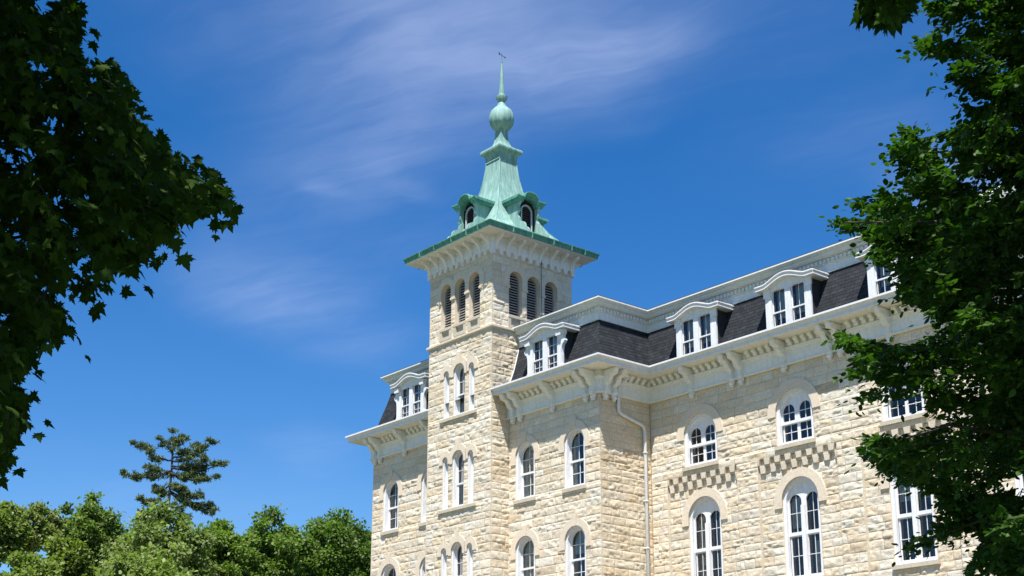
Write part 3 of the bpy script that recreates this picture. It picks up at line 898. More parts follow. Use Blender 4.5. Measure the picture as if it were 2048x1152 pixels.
# slates and roof deck
sl = MB(); sl.sweep([(1.03, 19.94), (.55, 20.10), (.15, 20.23), (-.02, 20.30), (-.10, 20.45), (-.25, 20.99), (-.43, 21.62), (-.60, 22.30), (-.60, 22.5)], ALL, uvscale=1, caps=False)
sl.build('mansard_roof', 'slate', bld)
dk = MB(); dk.sweep([(-.18, 23.195), (-.19, 23.23), (-3.2, 23.55)], ALL, caps=False)
dk.box(PL + 2.6, PR - 2.6, 2.6, 13, 23.3, 23.52); dk.box(PR - 3, XE, B + 2.6, 15, 23.3, 23.50)
dk.build('roof_deck', 'deck', bld)
# higher block at the far end of the wing
hb = MB(); hb.sweep([(0, 21.4), (.1, 21.4), (.12, 21.8), (.5, 21.95), (.8, 22.2), (.85, 22.5), (.8, 22.55), (-.2, 22.9), (-1.5, 23.8)], [(28.6, 12), (28.6, B - .12), (XE, B - .12)]); hb.build('end_block_cornice', 'cornice', bld)
# flashing beside the tower
fl = MB(); fl.tube([(5.035, .0, 20.35), (5.035, .25, 21.0), (5.035, .43, 21.62), (5.035, .58, 22.2)], .03, 6); fl.build('flashing', 'pipe', bld)

# ------------------------------------------------------------------ dormers on the mansard
def seg_arch(x, tip, w2, z0, rise):
    """height of the dormer hood line: flat tips, segmental arch between"""
    ax = abs(x)
    if ax > w2: return z0
    return z0 + rise * (math.cos(PI * ax / w2) * .5 + .5) ** .72
def dormer(fancy):
    p = empty('dormer', (0, 0, 0))      # origin: sill centre of the face; y=0 is the face plane, +y into the roof
    hwid, inn, mul = 1.19, .86, .15
    f = MB(); gl = MB()
    zt = 1.54
    if fancy: hol = [rect(-inn, -mul, .0, zt), rect(mul, inn, .0, zt)]
    else: hol = [arch(.355, .0, zt - .03, 12, -.505, .10), arch(.355, .0, zt - .03, 12, .505, .10)]
    top = [(x, min(seg_arch(x, 1.5, 1.12, 1.72, .32), 9)) for x in np.linspace(hwid, -hwid, 25)]
    f.plate([(-hwid, -.12), (hwid, -.12)] + top, hol, 0, .09)
    for sx in (-1, 1):
        cx = sx * (inn + mul) / 2; hw = (inn - mul) / 2
        f.plate(rect(cx - hw, cx + hw, .62, 1.68), [rect(cx - hw + .03, cx + hw - .03, .68, 1.60)], .09, .13)
        f.plate(rect(cx - hw, cx + hw, -.12, .67), [rect(cx - hw + .03, cx + hw - .03, -.09, .62)], .13, .17)
        bars(f, [(cx - .010, cx + .010, .68, 1.6), (cx - .010, cx + .010, -.09, .62)], .115, .14)
        if fancy: bars(f, [(cx - hw, cx + hw, 1.12, 1.145), (cx - hw, cx + hw, .26, .285)], .115, .14)
        gl.face([(cx - hw, .125, .66), (cx + hw, .125, .66), (cx + hw, .125, 1.66), (cx - hw, .125, 1.66)])
        gl.face([(cx - hw, .16, -.1), (cx + hw, .16, -.1), (cx + hw, .16, .66), (cx - hw, .16, .66)])
        # pilaster heads
        if not fancy:
            x0, x1 = sorted((sx * (hwid - .30), sx * (hwid + .06)))
            f.plate([(x0 if sx > 0 else x0, 1.36), (x1, 1.36), (x1, 1.72), (x0, 1.72)], [], -.035, .05)
        # upright fillets
        x0, x1 = sorted((sx * (inn + .10), sx * (inn + .14))); f.box(x0, x1, -.012, .0, -.1, 1.3)
    f.build('frame', 'white', p); gl.build('pane', 'glass', p, weld=False)
    for sx in (-1, 1):
        cx = sx * .4925
        drape(p, cx - .32, cx + .32, .42, 1.66, .34, 'blind', 2, .004, 'blind')
        if fancy: drape(p, cx - .32, cx + .05, -.1, .5, .36, 'curtain', 4, .02)
    if fancy:
        for sx in (-1, 1):       # carved consoles on both flanks
            c = MB()
            pr = [(0, -.12), (.16, -.12), (.10, .0), (.02, .10), (.02, .62), (.05, .86), (.10, .98), (.20, 1.05), (.25, 1.14), (.22, 1.24), (.14, 1.28), (.14, 1.40), (.22, 1.50), (.24, 1.66), (0, 1.66)]
            c.plate([(sx * (hwid - .03 + x), z) for x, z in pr], [], -.04, .14)
            c.plate([(sx * (hwid - .26 + x * .9), z) for x, z in [(0, 1.40), (.36, 1.40), (.40, 1.66), (0, 1.66)]], [], -.16, .0)
            c.build('console', 'white', p)
    # shingled cheeks running back into the roof
    for sx in (-1, 1):
        ck = MB(); x0, x1 = sorted((sx * (hwid - .10), sx * (hwid - .02))); ck.box(x0, x1, .09, 1.1, -.05, 1.72)
        ck.build('cheek', 'deck', p)
    # hood: moulded fascia following the arch, running back to the roof
    hd = MB(); xs = np.concatenate([[-1.52, -1.3], np.linspace(-1.14, 1.14, 27), [1.3, 1.52]])
    zl = [seg_arch(x, 1.5, 1.12, 1.70, .31) for x in xs]
    # moulded profile (y, dz): soffit back -> lower bead -> cove -> lip -> roof
    prof = [(1.0, -.02), (.0, -.02), (-.20, .0), (-.235, .0), (-.235, .045), (-.215, .05), (-.235, .10), (-.26, .14), (-.275, .15), (-.275, .20), (-.25, .215), (1.0, .26)]
    rows = [[(float(x), y, z + dz) for y, dz in prof] for x, z in zip(xs, zl)]
    def endrow(r_, sx): return [(q[0], q[1], q[2]) for q in r_]
    for i in range(len(rows) - 1):
        for j in range(len(prof) - 1): hd.face([rows[i][j], rows[i + 1][j], rows[i + 1][j + 1], rows[i][j + 1]])
    hd.face(rows[0]); hd.face(rows[-1][::-1])
    # mouldings returned on both ends
    for sx in (-1, 1):
        x0 = sx * 1.52
        for (o0, o1, za, zb) in ((0, .02, 1.70, 1.745), (0, .045, 1.85, 1.90)):
            xa, xb = sorted((x0 - sx * .01, x0 + sx * o1)); hd.box(xa, xb, -.23, 1.0, za, zb)
    hd.build('hood', 'white', p)
    rf = MB()
    for i in range(len(rows) - 1):
        q = [(rows[i][0][0], -.262, zl[i] + .232), (rows[i + 1][0][0], -.262, zl[i + 1] + .232), (rows[i + 1][0][0], 1.0, zl[i + 1] + .285), (rows[i][0][0], 1.0, zl[i] + .285)]
        rf.face(q)
        rf.face([(a_[0], a_[1], a_[2] - .022) for a_ in q[::-1]]); rf.face([q[0], q[1], (q[1][0], q[1][1], q[1][2] - .02), (q[0][0], q[0][1], q[0][2] - .02)])
    rf.build('hood_roof', 'deck', p)
    return p
def place_d(proto, x, y, z=20.31):
    if not proto.get('used'): proto['used'] = 1; o = proto
    else:
        o = proto.copy(); col.objects.link(o)
        for ch in list(proto.children):
            c = ch.copy(); c.parent = o; col.objects.link(c)
    o.location = (x, y, z); o.parent = bld
df, dw = dormer(True), dormer(False)
place_d(df, 7.86, -.25); place_d(df, -2.66, -.25)
for i in range(3): place_d(dw, 14.42 + 5.17 * i, B - .25, 20.27)

# ------------------------------------------------------------------ downspouts
mb = MB(); mb.tube([(11.62, 1.62, 19.62), (11.55, 1.45, 19.42), (11.38, 1.10, 19.12), (11.36, 1.02, 18.9), (11.36, 1.01, 18.0), (11.36, 1.05, 17.84), (11.36, 1.2, 17.76), (11.36, 2.40, 17.48), (11.36, 2.56, 17.40), (11.36, 2.62, 17.2), (11.36, 2.62, 0)], .075, 10)
for zz_ in (18.4, 16.2, 14.0, 11.9): mb.box(11.24, 11.45, (1.01 if zz_ > 18 else 2.62) - .085, (1.01 if zz_ > 18 else 2.62) + .085, zz_, zz_ + .05)
mb.build('downspout', 'pipe', bld, smooth=True)
mb = MB(); mb.tube([(PL - .55, .25, 19.62), (PL - .50, .25, 18.9), (PL - .42, .25, 18.55), (PL - .15, .25, 18.40), (PL - .09, .25, 18.2), (PL - .09, .25, 0)], .07, 10); mb.build('downspout', 'pipe', bld, smooth=True)
mb = MB(); mb.tube([(4.93 + .15, 2.0, 27.6), (5.18, 1.93, 27.0), (5.12, 1.94, 26.7), (5.13, 1.95, 25.0), (5.1, 1.98, 23.4), (5.1, 2.0, 22.0)], .016, 6); mb.build('lightning_cable', 'iron', bld)

# ------------------------------------------------------------------ tower cornice
def side_T(k):
    """frames for the four tower faces: x along, y outward distance from wall, z"""
    hx = 2.5; hy = (TY1 - TY0) / 2
    if k == 0: return 5.0, lambda a_: (a_[0] + TCX, TY0 - a_[1], a_[2])
    if k == 1: return TY1 - TY0, lambda a_: (TX1 + a_[1], a_[0] + TCY, a_[2])
    if k == 2: return 5.0, lambda a_: (TCX - a_[0], TY1 + a_[1], a_[2])
    return TY1 - TY0, lambda a_: (TX0 - a_[1], TCY - a_[0], a_[2])
fr = MB(); tb = None
for k in range(4):
    L, T = side_T(k); n = 11; step = L / n
    low = []
    for i in range(n):
        c = -L / 2 + step * (i + .5); r_ = step * .30
        xs = [(c - r_ * math.cos(PI * j / 8), 26.79 + .21 * math.sin(PI * j / 8)) for j in range(9)]
        low += [(c - step * .5, 26.76), (c - step * .5 + .05, 26.715), (c - r_ - .02, 26.76)] + xs + [(c + r_ + .02, 26.76), (c + step * .5 - .05, 26.715)]
    e0 = L / 2 + (.12 if k % 2 == 0 else .0)
    low[0] = (-e0, 26.72); low.append((e0, 26.72))
    fr.plate(low + [(e0, 27.63), (-e0, 27.63)], [], .0, .12, T=T)
    fr.plate([(-e0, 27.40), (e0, 27.40), (e0, 27.63), (-e0, 27.63)], [], .121, .17, T=T) if k % 2 else fr.plate([(-e0 - .05, 27.40), (e0 + .05, 27.40), (e0 + .05, 27.63), (-e0 - .05, 27.63)], [], .121, .17, T=T)
    # brackets
    for i in range(8):
        c = -L / 2 + L * (i + .17) / 7.35
        prof = [(.11, 26.93), (.15, 26.92), (.18, 27.02), (.22, 27.16), (.32, 27.30), (.46, 27.40), (.56, 27.43), (.63, 27.47), (.66, 27.54), (.66, 27.628), (.11, 27.628)]
        if tb is None:
            mb = MB(); mb.plate(prof, [], -.07, .07, T=lambda a_: (a_[1], -a_[0], a_[2] - 27.63)); mb.box(-.085, .085, -.69, -.50, -.10, -.004)
            o = mb.build('eave_bracket', 'white', bld); tb = o.data
        else:
            o = bpy.data.objects.new('eave_bracket', tb); col.objects.link(o); o.parent = bld
        pz = T((c, 0, 27.63)); o.location = pz; o.rotation_euler = (0, 0, k * PI / 2)
fr.build('tower_frieze', 'white', bld)
TPATH = [(0, TY1), (0, TY0), (5, TY0), (5, TY1), (0, TY1)]
def ring4(mb, prof, hx=2.5, hy=None, cx=TCX, cy=TCY):
    """square ring of moulding round the tower axis; d measured outward from half sizes"""
    hy = hx if hy is None else hy
    pts = [[(cx + sx * (hx + d), cy + sy * (hy + d), z) for d, z in prof] for sx, sy in ((-1, -1), (1, -1), (1, 1), (-1, 1))]
    for i in range(4):
        A, Bq = pts[i], pts[(i + 1) % 4]
        for j in range(len(prof) - 1): mb.face([A[j], Bq[j], Bq[j + 1], A[j + 1]])
HY = (TY1 - TY0) / 2
mb = MB(); ring4(mb, [(.0, 27.63), (.93, 27.63), (.945, 27.66), (.0, 27.75)], 2.5, HY); mb.build('tower_soffit', 'white', bld)
mb = MB(); ring4(mb, [(.90, 27.635), (.95, 27.645), (.955, 27.70), (.97, 27.78), (1.0, 27.85), (1.035, 27.885), (1.04, 27.925), (1.0, 27.93), (.96, 27.92), (.9, 27.93)], 2.5, HY)
for k in range(4):
    L, T = side_T(k)
    for x in (-2.1, -.9, .5, 1.7, 2.6): 
        pa = MB(); pa.box(x - .022, x + .022, .94, 1.052, 27.64, 27.935); mb.merge(pa, T)
mb.build('tower_gutter', 'copper_dark', bld)
# concave copper roof, square in plan
WZ = [(3.42, 27.93), (3.0, 28.10), (2.55, 28.32), (2.1, 28.66), (1.75, 29.06), (1.45, 29.55), (1.20, 30.12), (1.0, 30.66), (.86, 31.15), (.755, 31.6), (.67, 32.05), (.615, 32.45), (.575, 32.8), (.55, 33.1), (.56, 33.3), (.585, 33.42)]
mb = MB()
ring4(mb, [(wv, z) for wv, z in WZ], 0.0)
# hip rolls and seams
ring4(mb, [(.57, 33.05), (.60, 33.08), (.585, 33.14), (.57, 33.15)], 0.0)
ring4(mb, [(.58, 33.40), (.66, 33.50), (.74, 33.56), (.775, 33.60), (.79, 33.66), (.79, 33.74), (.75, 33.80), (.60, 33.86), (.45, 33.94), (.37, 34.05), (.30, 34.22), (.26, 34.45), (.24, 34.72), (.235, 34.85), (.26, 34.9), (0, 34.9)], 0.0)
for sx in (-1, 1):
    for sy in (-1, 1): mb.tube([(TCX + sx * wv, TCY + sy * wv, z) for wv, z in WZ], .035, 6)
for k in range(4):
    for fr_ in (-.33, .33):
        _, T = side_T(k)
        pts = []
        for wv, z in WZ[:-1]:
            q = (fr_ * wv, wv); a_ = k * PI / 2
            pts.append((TCX + q[0] * math.cos(a_) + q[1] * math.sin(a_), TCY + q[0] * math.sin(a_) - q[1] * math.cos(a_), z))
        mb.tube(pts, .012, 4)
spire = mb.build('spire_roof', 'copper', bld)
mb = MB(); mb.lathe([(.0, 34.86), (.27, 34.86), (.30, 34.98), (.36, 35.03), (.50, 35.14), (.61, 35.32), (.66, 35.55), (.66, 35.72), (.61, 35.95), (.52, 36.12), (.38, 36.26), (.27, 36.33), (.25, 36.40), (.20, 36.50), (.17, 36.58), (0, 36.58)], TCX, TCY, 48, PI / 12, 12, .055)
mb.build('spire_bulb', 'copper', spire, smooth=True)
mb = MB(); mb.lathe([(.16, 36.5), (.16, 36.58), (.20, 36.68), (.27, 36.76), (.30, 36.86), (.31, 36.93), (.25, 36.97), (.17, 37.02), (.155, 37.1), (.11, 37.8), (.065, 38.6), (.04, 38.95), (.055, 38.98), (.05, 39.02), (.01, 39.03)], TCX, TCY, 12, 0)
mb.build('finial', 'copper', spire)
mb = MB(); mb.tube([(TCX, TCY, 39.0), (TCX, TCY, 39.52)], .008, 6)
v0 = Vector((TCX, TCY, 39.38)); dv = Vector((-.22, .95, 0)).normalized()
mb.tube([v0 - dv * .22, v0 + dv * .3], .014, 6)
side = dv.cross(Vector((0, 0, 1))).normalized()
tip = v0 + dv * .36
def thin(pts):
    """small sheet metal piece with real thickness"""
    A = [Vector(p) + side * .008 for p in pts]; Bq = [Vector(p) - side * .008 for p in pts]
    mb.face(A); mb.face(Bq[::-1])
    for i in range(len(A)): mb.face([A[i], Bq[i], Bq[(i + 1) % len(A)], A[(i + 1) % len(A)]])
thin([tip, v0 + dv * .26 + Vector((0, 0, .06)), v0 + dv * .26 - Vector((0, 0, .06))])
thin([v0 - dv * .12, v0 - dv * .22 + Vector((0, 0, .08)), v0 - dv * .30 + Vector((0, 0, .08)), v0 - dv * .22, v0 - dv * .30 - Vector((0, 0, .06)), v0 - dv * .22 - Vector((0, 0, .06))])
mb.build('weather_vane', 'iron', spire)

# louvred lucarnes on the four sides of the copper roof (local: x along, y = distance from axis, z)
def lucarne(k):
    p = empty('lucarne', (TCX, TCY, 0)); p.parent = bld; p.rotation_euler = (0, 0, k * PI / 2)
    F = lambda a_: (a_[0], -a_[1], a_[2])
    # hood outline
    def hz(x):
        ax = abs(x)
        if ax < .46: return 30.22 + math.sqrt(max(.46 ** 2 - ax ** 2, 0)) * .78
        return 30.22 - .0 * (ax - .46)
    xs = [-.86, -.7, -.58] + list(np.linspace(-.46, .46, 21)) + [.58, .7, .86]
    hd = MB(); prof = [(.9, -.16), (2.22, -.16), (2.34, -.12), (2.36, -.05), (2.42, .0), (2.47, .05), (2.47, .10), (2.40, .12), (.9, .14)]
    rows = [[F((x, d - (.0), hz(x) + dz)) for d, dz in prof] for x in xs]
    for i in range(len(rows) - 1):
        for j in range(len(prof) - 1): hd.face([rows[i][j], rows[i + 1][j], rows[i + 1][j + 1], rows[i][j + 1]])
        hd.face([rows[i][-1], rows[i + 1][-1], rows[i + 1][0], rows[i][0]])
    hd.face(rows[0]); hd.face(rows[-1][::-1])
    for sx in (-1, 1):
        xa, xb = sorted((sx * .84, sx * .92)); q = MB(); q.plate([(.9, 30.20), (2.38, 30.20), (2.50, 30.29), (2.50, 30.335), (.9, 30.35)], [], xa, xb, T=lambda a_: (a_[1], -a_[0], a_[2])); hd.merge(q)
    hd.build('hood', 'copper_dark', p)
    # scroll-edged cheeks
    for sx in (-1, 1):
        c = MB()
        prof = [(1.0, 30.08), (2.30, 30.08), (2.28, 29.98), (2.20, 29.90), (2.20, 29.78), (2.23, 29.70), (2.21, 29.58), (2.13, 29.50), (2.11, 29.38), (2.18, 29.27), (2.24, 29.20), (2.25, 29.05), (2.40, 28.97), (2.56, 28.88), (2.66, 28.76), (2.70, 28.60), (2.85, 28.5), (2.95, 28.38), (2.98, 28.05), (1.0, 28.05)]
        xa, xb = sorted((sx * .56, sx * .68)); c.plate(prof, [], xa, xb, T=lambda a_: (a_[1], -a_[0], a_[2])); c.build('cheek', 'copper', p)
    s_ = MB(); s_.box(-.56, .56, -2.30, -1.0, 28.05, 28.62); s_.build('base', 'copper', p)
    f = MB(); f.plate(arch(.37, 28.62, 29.75, 16), [arch(.30, 28.68, 29.75, 16)], 2.03, 1.955, T=F); f.build('frame', 'shaded_white', p)  # white frame, greyed in colour for the shade under the hood
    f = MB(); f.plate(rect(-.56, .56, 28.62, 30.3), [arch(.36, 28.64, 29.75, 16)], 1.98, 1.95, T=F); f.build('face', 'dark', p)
    l = MB()
    for i in range(11):
        z = 28.72 + i * .122; x = .30 if z < 29.72 else math.sqrt(max(.09 - (z - 29.72) ** 2, .0))
        if x > .05: l.plate([(1.97, z), (1.97, z + .03), (1.89, z + .09), (1.89, z + .06)], [], -x, x, T=lambda a_: (a_[1], -a_[0], a_[2]))
    l.build('louver', 'louver_dark', p)
    d = MB(); d.face([F((-.5, 1.88, 28.6)), F((.5, 1.88, 28.6)), F((.5, 1.88, 30.2)), F((-.5, 1.88, 30.2))]); d.build('lining', 'dark', p)  # near-black sheet paints in the dark behind the slats
for k in range(4): lucarne(k)

# ------------------------------------------------------------------ ground
mb = MB(); mb.box(-1500, 1500, -1500, 1500, -1, 0); tag(mb.build('ground', 'grass'), kind='structure')
mb = MB(); mb.box(-40, 90, -17, -1.6, -.1, .006); tag(mb.build('bounce_ground', 'path'), kind='structure')  # unseen tan paving added to throw warm light on the walls

# ------------------------------------------------------------------ trees
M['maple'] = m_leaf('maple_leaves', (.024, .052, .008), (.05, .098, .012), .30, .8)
M['beech'] = m_leaf('beech_leaves', (.026, .070, .008), (.070, .155, .015), .34, .55)
M['bark'] = m_bark('grey_brown_bark', (.10, .085, .07))
M['bark_dark'] = m_bark('dark_bark', (.036, .032, .028))

def in_poly(pts, poly):
    x, y = pts[:, 0], pts[:, 1]; r_ = np.zeros(len(pts), bool); n = len(poly)
    for i in range(n):
        x1, y1 = poly[i]; x2, y2 = poly[(i + 1) % n]
        c = ((y1 > y) != (y2 > y)); 
        with np.errstate(divide='ignore', invalid='ignore'):
            r_ ^= c & (x < (x2 - x1) * (y - y1) / (y2 - y1 + 1e-12) + x1)
    return r_

def unit(v): return v / np.maximum(np.linalg.norm(v, axis=-1, keepdims=True), 1e-9)

def leaves_mesh(name, pos, dirs, nrm, size, tmpl, tris, m, parent, tint):
    """every leaf is a little folded blade: tmpl (k,3) in leaf axes (across, along, up)"""
    d = unit(dirs); side = unit(np.cross(d, nrm)); up = np.cross(side, d)
    k = len(tmpl); n = len(pos)
    V = pos[:, None, :] + size[:, None, None] * (tmpl[None, :, 0, None] * side[:, None, :] + tmpl[None, :, 1, None] * d[:, None, :] + tmpl[None, :, 2, None] * up[:, None, :])
    F = (np.arange(n)[:, None, None] * k + tris[None]).reshape(-1, tris.shape[1])
    T = np.repeat(tint, k)[:, None].repeat(3, 1)
    return fast_mesh(name, V.reshape(-1, 3), F, m, parent, T)

def fan(outline, c=(0, .4, .0), fold=.12):
    o = [(x, y, -fold * abs(x) * (1 if True else 0) - .10 * y * y) for x, y in outline]
    v = np.array([(c[0], c[1], c[2])] + o); n = len(o)
    return v, np.array([[0, i + 1, (i + 1) % n + 1] for i in range(n)])
MAPLE_H = [(.0, 0), (.12, .02), (.34, -.10), (.28, .10), (.52, .16), (.40, .26), (.58, .46), (.40, .42), (.34, .50), (.22, .44), (.20, .62), (.14, .68), (.0, 1.0)]
MAPLE = fan(MAPLE_H + [(-x, y) for x, y in MAPLE_H[-2:0:-1]], (0, .3, .05))
BEECH_H = [(0, 0), (.20, .14), (.31, .40), (.26, .66), (.13, .86), (0, 1.0)]
BEECH = fan(BEECH_H + [(-x, y) for x, y in BEECH_H[-2:0:-1]], (0, .45, .04))
QUAD = (np.array([(-.32, .12, 0), (0, 0, .0), (.34, .2, 0), (.27, .72, -.08), (0, 1.0, -.16), (-.30, .66, -.08)]), np.array([[0, 1, 2, 3], [0, 3, 4, 5]]))
NEEDLE = (np.array([(-.05, 0, 0), (.05, 0, 0), (.035, 1, 0), (-.035, 1, 0)]), np.array([[0, 1, 2, 3]]))

def limb(mb, p0, p1, r0, r1, sag=.0, wob=.06, n=7, seg=7, rr=rng):
    p0, p1 = Vector(p0), Vector(p1); L = (p1 - p0).length; pts = []
    for i in range(n + 1):
        t = i / n; q = p0.lerp(p1, t); q.z += sag * L * math.sin(PI * t)
        if 0 < i < n: q += Vector((rr.uniform(-1, 1), rr.uniform(-1, 1), rr.uniform(-1, 1))) * wob * L * .25
        pts.append(q)
    mb.tube(pts, [r0 + (r1 - r0) * i / n for i in range(n + 1)], seg)
    return pts

def ell(n, c, rad, g, shell=.0):
    v = unit(g.normal(size=(n, 3))); r = (shell + (1 - shell) * g.random(n)) ** (1 / 2.2)
    return np.array(c) + v * r[:, None] * np.array(rad)

def frame_tree(name, label, cat, group, seed, trunk_xy, trunk_h, crown_c, crown_r, poly, holes, nview, nfill, drange, leaf, lm, lsize, m, spray, bark='bark', limbs=(), per=11, sprays=(), gap=.30, nspray=0, fillscale=1.5, sdens=1.0):
    """near tree whose crown hangs into the picture: twigs fill the crown's volume, thinning at its uneven edge"""
    g = np.random.default_rng(seed); rr = random.Random(seed)
    root = empty(name, (trunk_xy[0], trunk_xy[1], 0)); tag(root, label, cat, group)
    o0 = np.array([trunk_xy[0], trunk_xy[1], 0])
    # twig bases: the part of the crown that hangs into view
    xs = [p[0] for p in poly]; ys = [p[1] for p in poly]
    q = np.stack([g.uniform(min(xs), max(xs), nview * 4), g.uniform(min(ys), max(ys), nview * 4)], -1)
    q = q[in_poly(q, poly)]
    cl_ = vnoise(q[:, 0] / 34 + seed, q[:, 1] / 26, 12) * .65 + vnoise(q[:, 0] / 80, q[:, 1] / 60 + seed, 13) * .35
    q = q[cl_ > gap]
    for hp, keep in holes:
        ins = in_poly(q, hp); q = q[~ins | (g.random(len(q)) < keep)]
    q = q[:nview]
    dep = g.uniform(drange[0], drange[1], len(q))
    # long side branches whose leafy ends reach out past the rest
    eq, ed = [], []
    for (tx, ty, bx, by) in sprays:
        d0 = g.uniform(drange[0] + .8, drange[1] - 1.2); nn_ = int((8 + .16 * math.hypot(bx - tx, by - ty)) * sdens)
        for t_ in (np.arange(nn_) + .5) / nn_:
            eq.append((tx + (bx - tx) * t_ + g.normal() * 10 * (t_ + .1), ty + (by - ty) * t_ + g.normal() * 14 * (t_ + .15))); ed.append(d0 + t_ * .6 + g.normal() * .12)
    for j in range(nspray):
        bx, by = g.uniform(1840, 2330), g.uniform(-260, 1200)
        L_ = g.uniform(90, 210); sl_ = g.uniform(.05, .55); tx, ty = bx - L_, by - L_ * sl_
        if not in_poly(np.array([[tx, ty]]), poly)[0]: continue
        if any(in_poly(np.array([[tx, ty]]), hp)[0] for hp, kp in holes if kp < .3): continue
        d0 = g.uniform(drange[0], drange[1]); nn_ = int(6 + .13 * L_)
        for t_ in (np.arange(nn_) + .5) / nn_:
            eq.append((tx + (bx - tx) * t_ + g.normal() * 8, ty + (by - ty) * t_ + (t_ - t_ * t_) * 30 + g.normal() * 6 * (t_ + .2))); ed.append(d0 + t_ * .5 + g.normal() * .1)
    if eq: q = np.concatenate([q, np.array(eq)]); dep = np.concatenate([dep, ed])
    A = np.stack([at(p, d) for p, d in zip(q, dep)])
    # the rest of the crown, outside the picture, which shades it
    Bq = ell(nfill, crown_c, crown_r, g, .1); pb = pix(Bq)
    inside = (pb[:, 2] > .5) & (pb[:, 0] > -170) & (pb[:, 0] < 2215) & (pb[:, 1] > -190) & (pb[:, 1] < 1215)
    keep = (~inside) & (Bq[:, 2] > 1.9)
    Bq = Bq[keep]
    cc = np.array(crown_c)
    allp = []; alld = []; alln = []; allt = []; alls = []
    tw = MB()
    for grp, P in ((0, A), (1, Bq)):
        out = P - np.array([cc[0], cc[1], cc[2] - 1.0]); out = unit(out)
        for i in range(len(P)):
            o_ = out[i].copy(); o_[2] = o_[2] * .35 + spray[0] + g.normal() * .15
            o_ += g.normal(size=3) * .35; o_ = o_ / np.linalg.norm(o_)
            k = per
            L = spray[1] * g.uniform(.6, 1.3) * (.55 if grp == 0 else 1.0)
            t = (np.arange(k) + g.random(k) * .6) / k
            sidev = np.cross(o_, (0, 0, 1)); sidev /= max(np.linalg.norm(sidev), 1e-6)
            p = P[i] - o_ * L * .5 + o_ * (t * L)[:, None] + np.array([0, 0, -1]) * (spray[2] * t * t * L)[:, None]
            sgn = np.where(np.arange(k) % 2 == 0, 1, -1)
            dl = o_ * .55 + sidev * (sgn * g.uniform(.5, 1.1, k))[:, None] + g.normal(size=(k, 3)) * .28 + np.array([0, 0, -spray[3]])
            p = p + unit(dl) * lsize * .35 * g.random(k)[:, None]
            nn = np.array([0, 0, 1.0]) + g.normal(size=(k, 3)) * spray[4]
            if grp == 0:
                pq = pix(p)[:, :2]; ok = in_poly(pq, poly) | (g.random(k) < .16)
                for hp, kp in holes: ok &= ~(in_poly(pq, hp) & (g.random(k) > kp + .25))
                p, dl, nn = p[ok], dl[ok], nn[ok]
            k = len(p)
            allp.append(p); alld.append(dl); alln.append(nn); allt.append(np.clip(g.normal(.5, .25, k), 0, 1)); alls.append(lsize * g.uniform(.65, 1.2, k) * (1.0 if grp == 0 else fillscale))
            if grp == 0 and i % 2 == 0 and k > per * .8:
                a_, b_ = P[i] - o_ * L * .5, P[i] + o_ * L * .25 + np.array([0, 0, -spray[2] * L * .5])
                if not in_poly(pix(np.stack([a_, b_]))[:, :2], poly).all(): continue
                tw.tube([Vector(a_ - o0), Vector((a_ + b_) / 2 - o0), Vector(b_ - o0)], [.005, .004, .002], 4)
    pos = np.concatenate(allp) - o0
    leaves_mesh('crown', pos, np.concatenate(alld), np.concatenate(alln), np.concatenate(alls), leaf[0], leaf[1], m, root, np.concatenate(allt))
    # trunk and limbs
    tb_ = MB(); limb(tb_, (0, 0, -.2), (rr.uniform(-.3, .3), rr.uniform(-.3, .3), trunk_h), .34, .16, n=9, seg=10, rr=rr)
    tb_.build('trunk', bark, root, smooth=True)
    for (px, d, h0) in limbs:
        e = at(px, d) - o0
        lb = MB(); limb(lb, (0, 0, h0), e, .05, .006, .05, .10, 9, 6, rr); lb.build('limb', bark, root, smooth=True)
    for i in range(7):
        a_ = rr.uniform(0, 6.28); e = cc - o0 + np.array([math.cos(a_) * crown_r[0] * .6, math.sin(a_) * crown_r[1] * .6, rr.uniform(-.2, .6) * crown_r[2]])
        qq = pix(np.array([o0 + np.array([0, 0, trunk_h * .6]) * (1 - t) + (e + o0) * t - o0 * t for t in (.25, .5, .75, 1.0)]))
        if any((z_ > 0 and -40 < x_ < 2090 and -40 < y_ < 1190) for x_, y_, z_ in qq): continue
        lb = MB(); limb(lb, (0, 0, trunk_h * .6), e, .12, .03, .05, .1, 8, 6, rr); lb.build('limb', bark, root, smooth=True)
    tw.build('twigs', 'bark_dark', root, weld=False)
    return root

def camp(lat, dep, z=0.0):
    f = np.array([FV[0], FV[1]]); f /= np.linalg.norm(f); r_ = np.array([f[1], -f[0]])
    p = CAM[:2] + r_ * lat + f * dep
    return (p[0], p[1], z)

